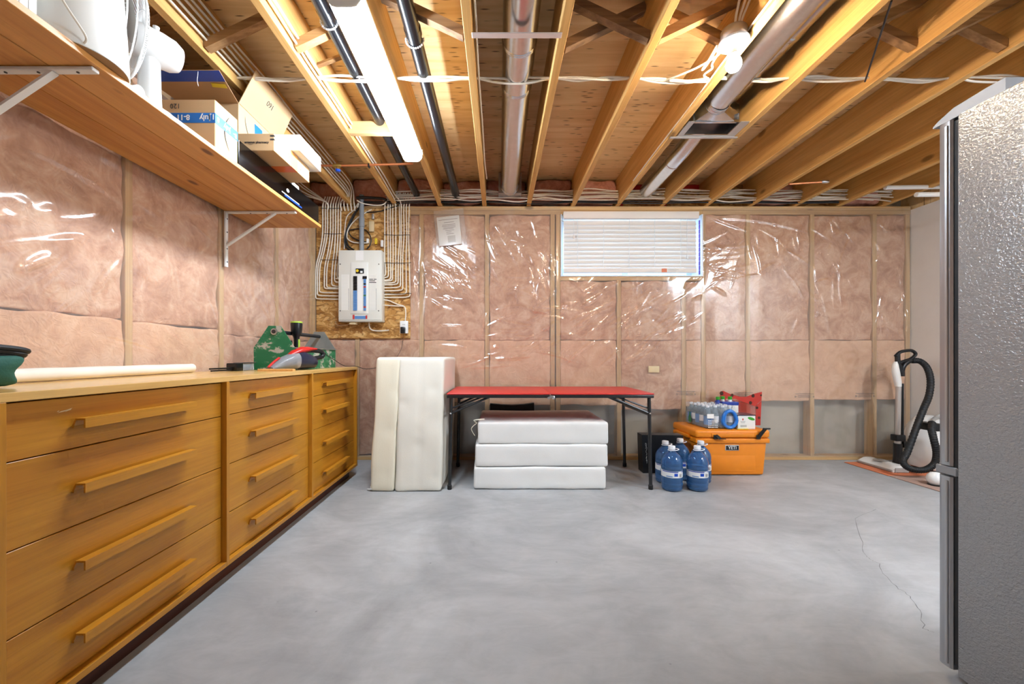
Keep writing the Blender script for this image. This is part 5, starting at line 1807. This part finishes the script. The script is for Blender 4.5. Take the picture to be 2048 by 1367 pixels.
# crumpled loose sheet on the floor behind the table
# ---- black shopping bag
sb = thing('black_bag', 'stiff black shopping bag with white script behind the water jugs', 'bag', (1.25, 3.3, 0))
bx0_, bx1_, by0_, by1_ = 1.175, 1.50, 3.27, 3.40
MB().prism([(0, 0), (0.31, 0), (0.325, 0.305), (-0.01, 0.31)], (bx0_, by0_, 0.002), (1, 0, 0), (0, 0, 1), (0, 0.11, 0)).build('bag_body', 'black_plastic', sb, smooth=False)
m = MB()
for (pts) in ([(0.02, 0.20), (0.027, 0.235), (0.018, 0.245), (0.02, 0.225), (0.03, 0.21), (0.027, 0.19), (0.022, 0.175), (0.03, 0.16), (0.025, 0.145)], [(0.022, 0.12), (0.03, 0.14), (0.026, 0.1), (0.032, 0.11), (0.03, 0.08)]):
    m.tube(smooth_path([(bx0_ + a, by0_ - 0.0006, b) for a, b in pts], 4), 0.0018, 5, True, 0.4)
m.build('white_script', 'white_paint', sb)

# ---- water jugs
JG = 'large water jugs on the floor'
jg = thing('water_jug', 'x', 'water jug', (0, 0, 0), JG, local=True)
prof = [(0.02, 0.0005), (0.058, 0.001), (0.068, 0.010), (0.0715, 0.022), (0.0685, 0.032), (0.0725, 0.042), (0.0725, 0.056), (0.069, 0.064), (0.0725, 0.072), (0.0725, 0.094), (0.0705, 0.099), (0.0705, 0.147), (0.0725, 0.152), (0.0725, 0.166), (0.0695, 0.172), (0.0725, 0.179), (0.0715, 0.200), (0.066, 0.222), (0.053, 0.245), (0.036, 0.262), (0.025, 0.272), (0.0215, 0.28), (0.0215, 0.287)]
MB().lathe(prof, (0, 0, 0), 36).build('jug_body', 'jug_blue', jg, angle=60)
MB().lathe([(0.0712, 0.1), (0.0712, 0.146)], (0, 0, 0), 36, caps=False).build('paper_label', 'bottle_label', jg)


def on_jug(q0, q1, z0, z1, mat, nm, r=0.0716):
    m_ = MB()
    K = max(2, int((q1 - q0) / 0.1))
    vs, fs = [], []
    for i in range(K + 1):
        q = q0 + (q1 - q0) * i / K
        vs += [(r * math.cos(q), r * math.sin(q), z0), (r * math.cos(q), r * math.sin(q), z1)]
    for i in range(K):
        fs.append((2 * i, 2 * i + 2, 2 * i + 3, 2 * i + 1))
    return m_.add(vs, fs).build(nm, mat, jg)


on_jug(-math.pi * 0.95, -1.35, 0.138, 0.144, 'deep_blue', 'label_band')
on_jug(-0.95, 0.2, 0.138, 0.144, 'deep_blue', 'label_band')
on_jug(-1.75, -1.4, 0.112, 0.132, 'tape_deep_blue', 'label_square')
on_jug(-2.5, -1.9, 0.106, 0.112, 'label_blue', 'label_wave')
for k in range(6):
    on_jug(-1.22 + 0.055 * k, -1.19 + 0.055 * k, 0.106, 0.128, 'ink_grey', 'label_bar')
MB().lathe([(0.0235, 0.287), (0.024, 0.289), (0.024, 0.307), (0.022, 0.311)], (0, 0, 0), 24).build('cap', 'bottle_cap', jg)
MB().tube([(0.031 * math.cos(q) * 1.15 + 0.012, 0.031 * math.sin(q), 0.2845 + 0.004 * math.cos(q)) for q in [2 * math.pi * k / 28 for k in range(29)]], 0.0038, 6, False, 0.6).build('carry_ring', 'bottle_cap', jg)
jugs = [(1.238, 2.875, 0.2, 'front left blue water jug of the five, nearest the table leg'), (1.420, 2.875, 3.2, 'front right blue water jug of the five, just before the orange cooler'), (1.262, 3.045, 0.6, 'blue water jug behind the front left jug, half hidden by the table leg'),
        (1.412, 3.13, 2.6, 'blue water jug at the back between the two front jugs'), (1.530, 3.045, 3.6, 'blue water jug behind the front right jug, touching the cooler front')]
jg['label'] = jugs[0][3]
jg.location = (jugs[0][0], jugs[0][1], 0)
for (x, y, rz, lab) in jugs[1:]:
    c_ = copy_tree(jg, (x, y, 0), lab)
# ---- orange cooler
co = thing('cooler', 'bright orange hard cooler with black latches by the back wall', 'cooler', (1.85, 3.38, 0))
kx0, kx1, ky0, ky1, kz = 1.572, 2.135, 3.195, 3.60, 0.285
bm = bmesh.new()
bmesh.ops.create_cube(bm, size=1.0)
for v in bm.verts:
    top = v.co.z > 0
    gx = 0.0 if top else 0.022
    gy = 0.0 if top else 0.02
    v.co = (kx0 + gx if v.co.x < 0 else kx1 - gx, ky0 + gy * 0.4 if v.co.y < 0 else ky1 - gy, kz if top else 0.004)
bmesh.ops.bevel(bm, geom=bm.edges[:], offset=0.018, segments=3, profile=0.5, affect='EDGES')
MB().bm(bm).build('cooler_body', 'orange_cooler', co)
MB().rbox(kx0 - 0.012, kx1 + 0.012, ky0 - 0.014, ky1 + 0.004, 0.262, 0.300, 0.008, 2).build('upper_band', 'orange_cooler', co)
lid = MB().rbox(kx0 - 0.014, kx1 + 0.014, ky0 - 0.016, ky1 + 0.006, 0.302, 0.366, 0.02, 4).build('lid', 'orange_cooler', co)
MB().rbox(kx0 + 0.11, kx1 - 0.11, ky0 - 0.02, ky0 - 0.012, 0.312, 0.345, 0.006, 2).build('lid_front_pad', 'orange_cooler', lid)
MB().rbox(kx1 + 0.008, kx1 + 0.034, ky0 + 0.08, ky1 - 0.08, 0.285, 0.312, 0.008, 2).build('side_grip', 'orange_cooler', co)
MB().rbox(kx0 - 0.034, kx0 - 0.008, ky0 + 0.08, ky1 - 0.08, 0.285, 0.312, 0.008, 2).build('side_grip', 'orange_cooler', co)
MB().rbox(kx0 + 0.13, kx1 - 0.13, ky0 - 0.012, ky0 - 0.002, 0.2635, 0.290, 0.006, 2).build('front_pocket', 'orange_cooler', co)
MB().rbox(kx0 + 0.09, kx1 - 0.09, ky0 + 0.0035, ky0 + 0.016, 0.03, 0.175, 0.006, 2).build('front_relief', 'orange_cooler', co)
for x, opened in ((kx0 + 0.14, 0), (kx1 - 0.085, 1)):
    lt = MB().rbox(x - 0.016, x + 0.016, ky0 - 0.027, ky0 - 0.0155, 0.296, 0.33, 0.004, 2).build('latch', 'black_rubber', co)
    if opened:
        MB().bar((x, ky0 - 0.026, 0.315), (x + 0.035, ky0 - 0.05, 0.385), (0, 1, 0), 0.006, 0.011).build('latch_strap', 'black_rubber', lt, smooth=False)
        MB().rbox(x + 0.015, x + 0.075, ky0 - 0.056, ky0 - 0.044, 0.378, 0.39, 0.004, 2).build('latch_pull', 'black_rubber', lt)
    else:
        MB().bar((x, ky0 - 0.03, 0.328), (x + 0.03, ky0 - 0.035, 0.302), (0, 1, 0), 0.005, 0.010).build('latch_strap', 'black_rubber', lt, smooth=False)
        MB().rbox(x + 0.025, x + 0.075, ky0 - 0.04, ky0 - 0.03, 0.298, 0.304, 0.002, 1).build('latch_pull', 'black_rubber', lt)
bdg = MB().rbox(1.80, 1.908, ky0 - 0.004, ky0 + 0.004, 0.203, 0.246, 0.002, 1).build('badge', 'white_paint', co, smooth=False)
MB().box(1.8035, 1.9045, ky0 - 0.0046, ky0 - 0.0041, 0.2065, 0.2425).build('badge_field', 'black_plastic', bdg, smooth=False)
text_part('lettering', 'YETI', 0.034, 'white_paint', (1.854, ky0 - 0.0052, 0.2245), (1, 0, 0), (0, 0, 1), bdg, bold=0.0004)
# ---- on the cooler
CT = 0.3668
pk = thing('water_pack', 'shrink wrapped pack of small water bottles with a blue ring on the cooler', 'bottle pack', (1.74, 3.33, CT))
bot = None
wx0, wy0 = 1.668, 3.24
bprof = [(0.010, 0.0005), (0.026, 0.001), (0.0295, 0.008), (0.0285, 0.03), (0.0295, 0.05), (0.0285, 0.07), (0.0295, 0.09), (0.029, 0.11), (0.024, 0.135), (0.014, 0.155), (0.0115, 0.163), (0.0115, 0.17)]
bme = MB().lathe(bprof, (0, 0, 0), 16).mesh('small_bottle', True, 60)
cme = MB().lathe([(0.0135, 0.168), (0.0135, 0.182), (0.012, 0.184)], (0, 0, 0), 12).mesh('cap')
lme = [MB().lathe([(0.03, 0.03 + 0.02 * s_), (0.03, 0.1)], (0, 0, 0), 16, caps=False).mesh('bottle_wrap') for s_ in (0, 1)]
for i in range(4):
    for j in range(5):
        q = obj('small_bottle', bme, 'bottle_clear', pk)
        off = (wx0 + 0.031 + i * 0.0605 - j * 0.004, wy0 + 0.031 + j * 0.0605, CT + 0.001)
        q.location = off
        q2 = obj('cap', cme, 'bottle_cap', q)
        q3 = obj('bottle_wrap', lme[(i + j) % 2], 'bottle_label' if (i + j) % 2 else 'label_blue', q)
film = soft_box(wx0 - 0.006, wx0 + 0.246, wy0 - 0.004, wy0 + 0.306, CT + 0.0008, CT + 0.186, 0.02, 18, 0.008, 22.0, (), 8.0)
film.v = [(p[0] - (p[1] - wy0) * 0.066, p[1], max(p[2], CT + 0.0008)) for p in film.v]
film.build('shrink_wrap', 'shrink_film', pk, angle=80)
ringp = [(wx0 + 0.185 + 0.05 * math.cos(q) * (1.0 if math.sin(q) > 0 else 1.12), wy0 - 0.014, CT + 0.078 + 0.066 * math.sin(q)) for q in [2 * math.pi * k / 32 for k in range(33)]]
MB().tube(ringp, 0.014, 10, False).build('blue_ring', 'tape_blue', pk)
MB().box(wx0 + 0.005, wx0 + 0.06, wy0 - 0.012, wy0 - 0.0105, CT + 0.085, CT + 0.12).build('film_label', 'paper', pk, smooth=False)
m = MB()
for r_ in range(6):
    for k in range(4):
        m.lathe([(0.0045, 0), (0.0045, -0.001)], (wx0 + 0.02 + 0.013 * r_, wy0 - 0.0105, CT + 0.014 + 0.017 * k), 8, 'y')
m.build('dot_print', 'paper', pk, smooth=False)
MB().prism([(0, 0.01), (0.05, 0.01), (0.052, 0.05), (0.036, 0.07), (0.032, 0.1), (0.018, 0.1), (0.014, 0.07), (-0.002, 0.05)], (wx0 - 0.0265, wy0 + 0.19, CT + 0.012), (0, 1, 0), (0, 0, 1), (0.0006, 0, 0)).build('green_print', 'label_green', pk, smooth=False)
# carton of drink bottles with green caps
sx = thing('drink_bottle_pack', 'white and blue carton of drink bottles with green caps on the cooler', 'bottle pack', (1.93, 3.45, CT))
MB().rbox(1.905, 2.04, 3.42, 3.545, CT + 0.0008, CT + 0.19, 0.004, 2).build('carrier', 'white_box', sx, smooth=False)
MB().rbox(1.903, 2.042, 3.418, 3.547, CT + 0.165, CT + 0.195, 0.004, 2).build('carrier_top', 'deep_blue', sx, smooth=False)
MB().box(1.935, 1.985, 3.4168, 3.4178, CT + 0.142, CT + 0.162).build('dark_label', 'black_plastic', sx, smooth=False)
for (x, y) in ((1.875, 3.44), (1.938, 3.48), (1.99, 3.46)):
    bt = MB().lathe([(0.028, CT + 0.001), (0.03, CT + 0.01), (0.03, CT + 0.15), (0.02, CT + 0.185), (0.014, CT + 0.205), (0.014, CT + 0.215)], (x, y if x < 1.9 else y, 0), 16).build('drink_bottle', 'bottle_label' if x > 1.9 else 'deep_blue', sx)
    MB().lathe([(0.0165, CT + 0.213), (0.0165, CT + 0.235), (0.014, CT + 0.238)], (x, y, 0), 14).build('cap', 'cap_green', bt)
# grey white carton
wh = thing('tea_carton', 'small white carton with a green sticker at the right on the cooler', 'box', (1.98, 3.25, CT))
MB().rbox(1.915, 2.055, 3.22, 3.36, CT + 0.0008, CT + 0.108, 0.002, 1).build('carton', 'white_box', wh, smooth=False)
MB().box(1.913, 2.057, 3.218, 3.362, CT + 0.1085, CT + 0.114).build('carton_top', 'navy_plastic', wh, smooth=False)
m = MB()
m.prism([(0.028 * math.cos(q), 0.012 * math.sin(q) - 0.25 * 0.028 * math.cos(q)) for q in [2 * math.pi * k / 20 for k in range(20)]], (2.022, 3.2194, CT + 0.084), (1, 0, 0), (0, 0, 1), (0, 0.0005, 0))
m.build('green_sticker', 'cap_green', wh, smooth=False)
m = MB()
for (x0, x1, z) in ((1.935, 1.975, 0.06), (1.938, 1.972, 0.05), (1.935, 1.985, 0.03), (1.935, 1.985, 0.024), (1.935, 1.985, 0.018)):
    m.box(x0, x1, 3.2191, 3.2198, CT + z, CT + z + 0.003)
m.build('printed_text', 'ink_grey', wh, smooth=False)
MB().prism([(0, 0), (0.007, 0.012), (0, 0.02), (-0.007, 0.012)], (1.955, 3.2198, CT + 0.068), (1, 0, 0), (0, 0, 1), (0, -0.0006, 0)).build('printed_drop', 'label_red', wh, smooth=False)
yl = MB().rbox(1.90, 1.99, 3.198, 3.217, CT + 0.0006, CT + 0.006, 0.002, 1).build('yellow_packet', 'yellow')
tag(yl, 'thin yellow packet under the front of the white carton on the cooler', 'packet')
# red produce bag
rb = thing('red_mesh_bag', 'red mesh produce bag with dark dots standing behind the bottles', 'bag', (2.0, 3.58, CT))
YR_ = 3.585


def rp(px, py):
    p = at(px, py, YR_)
    return (p.x, p.z)


def sheet(nm, poly, mat, y, t=0.004, parent=rb):
    return MB().prism(poly, (0, y, 0), (1, 0, 0), (0, 0, 1), (0, t, 0)).build(nm, mat, parent, smooth=False)


sheet('net_panel', [rp(1447, 850), rp(1447, 800), rp(1490, 800), rp(1515, 800), rp(1518, 850)], 'red_net', YR_ + 0.004, 0.003)
sheet('top_band', [rp(1440, 803), rp(1441, 783), rp(1446, 781), rp(1462, 788), rp(1480, 793), rp(1493, 793), rp(1508, 787), rp(1524, 783), rp(1523, 800), rp(1510, 812), rp(1494, 806), rp(1470, 797), rp(1452, 797), rp(1449, 806)], 'red_mesh', YR_)
sheet('side_band', [rp(1512, 812), rp(1523, 801), rp(1521, 850), rp(1512, 850)], 'red_mesh', YR_)
sheet('side_band', [rp(1437, 800), rp(1449, 806), rp(1446, 848), rp(1440, 848)], 'red_mesh', YR_)
for (px, py, r_) in ((1443, 786, 4.2), (1464, 790, 3.5), (1506, 791, 3.6), (1501, 805, 3.4), (1514, 815, 2.8), (1518, 835, 2.8), (1446, 804, 3.2), (1522, 790, 2.0)):
    c_ = at(px, py, YR_)
    rr = r_ * YR_ / FPX
    MB().prism([(rr * 0.9 * math.cos(q), rr * math.sin(q)) for q in [2 * math.pi * k / 14 for k in range(14)]], (c_.x, YR_ - 0.0012, c_.z), (1, 0, 0), (0, 0, 1), (0, 0.001, 0)).build('dark_dot', 'dark_wood', rb, smooth=False)

# ---- foam mats
for (y0, y1, mat, lab) in ((3.19, 3.60, 'mat_orange', 'terracotta floor mat tile under the vacuum head'), (2.58, 3.187, 'mat_brown', 'brownish floor mat tile nearer the fridge')):
    o = MB().rbox(3.09, 3.72, y0, y1, 0.0005, 0.006, 0.002, 1).build('floor_mat', mat)
    tag(o, lab, 'mat')

# ---- canister vacuum
vc = thing('canister_vacuum', 'white canister vacuum with black hose and power head in the far right corner', 'vacuum', (3.45, 3.35, 0.006))
F0 = 0.0065
# power head
hd = soft_box(3.20, 3.33, 3.26, 3.60, F0, F0 + 0.052, 0.02, 14, 0.0, 1)
hd.v = [(p[0], p[1], p[2] if p[2] < F0 + 0.02 else p[2] - max(0, (3.26 - p[0])) * 0.5) for p in hd.v]
hd = hd.build('power_head', 'vac_white', vc, angle=60)
MB().rbox(3.195, 3.205, 3.27, 3.59, F0 + 0.002, F0 + 0.02, 0.003, 1).build('head_bumper', 'vac_grey', hd)
MB().rbox(3.21, 3.32, 3.252, 3.262, F0 + 0.002, F0 + 0.04, 0.003, 1).build('head_end', 'vac_grey', hd)
MB().lathe([(0.05, 0.0), (0.05, 0.003), (0.046, 0.005)], (3.275, 3.45, F0 + 0.052), 24).build('head_disc', 'vac_grey', hd)
MB().rbox(3.30, 3.44, 3.35, 3.47, F0, F0 + 0.04, 0.012, 2).build('neck_base', 'vac_white', vc)
wx, wy = 3.385, 3.40
MB().tube([(wx - 0.02, wy, 0.03), (wx - 0.012, wy, 0.10), (wx - 0.012, wy, 0.215)], 0.030, 16).build('lower_wand', 'black_plastic', vc)
MB().tube([(wx - 0.012, wy, 0.2), (wx - 0.012, wy, 0.235)], 0.022, 16).build('wand_collar', 'vac_silver', vc)
MB().rbox(wx - 0.05, wx + 0.03, wy - 0.03, wy + 0.03, 0.236, 0.29, 0.008, 2).build('wand_clip', 'black_plastic', vc)
MB().rbox(wx + 0.02, wx + 0.055, wy - 0.022, wy + 0.022, 0.18, 0.235, 0.008, 2).build('wand_clip', 'black_plastic', vc)
MB().tube([(wx - 0.012, wy, 0.29), (wx - 0.006, wy, 0.70)], 0.019, 16).build('upper_wand', 'vac_silver', vc)
MB().tube([(wx + 0.026, wy, 0.2), (wx + 0.026, wy, 0.72)], 0.010, 10).build('wire_cover', 'black_plastic', vc)
MB().loft([(0.695, wx - 0.008, wy, 0.022, 0.022), (0.74, wx - 0.015, wy, 0.026, 0.026), (0.82, wx - 0.03, wy, 0.028, 0.026), (0.88, wx - 0.034, wy, 0.02, 0.022), (0.905, wx - 0.03, wy, 0.008, 0.012)], 18, axis='z').build('grip_housing', 'vac_white', vc)


def vp_(px, py, Y=3.40):
    return at(px, py, Y)


MB().tube(smooth_path([vp_(1791, 712), vp_(1800, 704), vp_(1812, 701), vp_(1824, 701), vp_(1831, 708), vp_(1822, 717), vp_(1808, 722), vp_(1799, 727), vp_(1801, 745)]), 0.013, 10).build('handle_loop', 'black_plastic', vc)
MB().tube(smooth_path([vp_(1795, 708), vp_(1796, 725), vp_(1803, 740), vp_(1804, 752)]), 0.018, 10).build('handle_spine', 'black_plastic', vc)
MB().tube(smooth_path([vp_(1803, 742), vp_(1808, 730), vp_(1818, 722), vp_(1826, 721)]), 0.019, 12).build('hose_cuff', 'black_plastic', vc)
hp = [vp_(1824, 721), vp_(1840, 722, 3.38), vp_(1854, 735, 3.34), vp_(1861, 760, 3.3), vp_(1858, 790, 3.26), vp_(1848, 815, 3.22), vp_(1838, 840, 3.2), vp_(1827, 870, 3.18), vp_(1814, 905, 3.16), vp_(1806, 920, 3.14), vp_(1812, 932, 3.12), vp_(1830, 939, 3.1), vp_(1852, 938, 3.09), vp_(1869, 926, 3.08), vp_(1873, 905, 3.07), vp_(1868, 880, 3.07), vp_(1863, 858, 3.10), vp_(1864, 845, 3.14)]
sp_ = smooth_path(hp, 22)
MB().tube(sp_, [0.0225 + (0.0012 if i % 4 < 2 else -0.0008) for i in range(len(sp_))], 12).build('hose', 'black_rubber', vc, angle=80)
# canister
MB().loft([(F0 + 0.03, 3.60, 3.32, 0.13, 0.17, 3), (F0 + 0.12, 3.60, 3.33, 0.15, 0.19, 3), (F0 + 0.25, 3.605, 3.35, 0.145, 0.17, 2.8), (F0 + 0.36, 3.62, 3.38, 0.12, 0.13, 2.6), (F0 + 0.43, 3.63, 3.40, 0.07, 0.08, 2.4), (F0 + 0.445, 3.63, 3.40, 0.03, 0.03, 2.2)], 28, axis='z').build('canister_body', 'vac_white', vc)
MB().tube(smooth_path([(3.56, 3.3, F0 + 0.42), (3.60, 3.28, F0 + 0.465), (3.67, 3.28, F0 + 0.46), (3.7, 3.3, F0 + 0.42)]), 0.014, 10).build('carry_handle', 'vac_grey', vc)
MB().rbox(3.46, 3.72, 3.12, 3.16, F0 + 0.15, F0 + 0.175, 0.008, 2).build('dark_slot', 'black_plastic', vc)
MB().rbox(3.37, 3.45, 3.11, 3.26, F0 + 0.36, F0 + 0.42, 0.012, 2).build('hose_port', 'black_plastic', vc)
for (x, y) in ((3.50, 3.22), (3.70, 3.22), (3.60, 3.46)):
    MB().lathe([(0.02, -0.015), (0.03, -0.012), (0.03, 0.012), (0.02, 0.015)], (x, y, F0 + 0.0305), 16, 'x').build('wheel', 'black_plastic', vc)
wb2 = thing('plastic_ball', 'round white plastic piece on the brown mat just left of the fridge', 'ball', (3.19, 2.95, 0.006))
MB().lathe([(0.001, 0.0005), (0.03, 0.006), (0.048, 0.025), (0.052, 0.048), (0.046, 0.072), (0.03, 0.09), (0.001, 0.097)], (3.205, 2.95, 0.006), 24).build('shell', 'white_plastic', wb2)
MB().lathe([(0.045, 0.0), (0.045, 0.006)], (3.205, 2.95, 0.0062), 24).build('dark_base', 'black_plastic', wb2)

# ================================================================== FRIDGE
fg = thing('refrigerator', 'tall grey textured metal refrigerator standing at the right with doors turned away', 'refrigerator', (1.65, 0.85, 0))
RX0, RX1, RY0, RYB, RZ = 1.31, 2.02, 0.50, 1.150, 1.640
MB().rbox(RX0, RX1, RY0, RYB, 0.035, RZ, 0.006, 2).build('cabinet', 'fridge_side', fg)
MB().box(RX0 + 0.006, RX1 - 0.006, RYB, RYB + 0.012, 0.06, RZ - 0.012).build('gasket', 'fridge_gasket', fg, smooth=False)
for (z0, z1) in ((0.045, 0.600), (0.632, RZ - 0.006)):
    d = MB()
    # door with rounded vertical edges
    outl = [(0.004, 0.0), (0.0, 0.006), (0.0, 0.026), (0.004, 0.036), (0.018, 0.047), (0.06, 0.052), (0.65, 0.052), (0.692, 0.047), (0.706, 0.036), (0.71, 0.026), (0.71, 0.006), (0.706, 0.0)]
    d.prism(outl, (RX0, RYB + 0.0125, z0), (1, 0, 0), (0, 1, 0), (0, 0, z1 - z0))
    d.build('door', 'fridge_door', fg, angle=25)
    MB().rbox(RX0 - 0.0035, RX0 + 0.002, RYB + 0.022, RYB + 0.030, z0 + 0.01, z1 - 0.012, 0.0015, 1).build('door_edge_trim', 'steel', fg)
MB().rbox(RX0 + 0.002, RX0 + 0.09, RYB + 0.002, RYB + 0.06, 0.603, 0.629, 0.003, 1).build('middle_hinge', 'fridge_trim', fg)
hc = [(0.0, 0.0), (0.075, 0.0), (0.075, 0.004), (0.06, 0.014), (0.02, 0.03), (-0.06, 0.036), (-0.10, 0.036), (-0.10, 0.0)]
MB().prism([(a, b) for a, b in hc], (RX0 + 0.003, RYB - 0.008, RZ - 0.004), (0, 1, 0), (0, 0, 1), (0.11, 0, 0)).build('hinge_cover', 'fridge_trim', fg, smooth=False)
for (x, y) in ((RX0 + 0.06, RY0 + 0.06), (RX1 - 0.06, RY0 + 0.06), (RX0 + 0.06, RYB - 0.06), (RX1 - 0.06, RYB - 0.06)):
    MB().lathe([(0.02, 0.0005), (0.022, 0.006), (0.014, 0.01), (0.014, 0.0355)], (x, y, 0), 14).build('foot', 'black_plastic', fg)
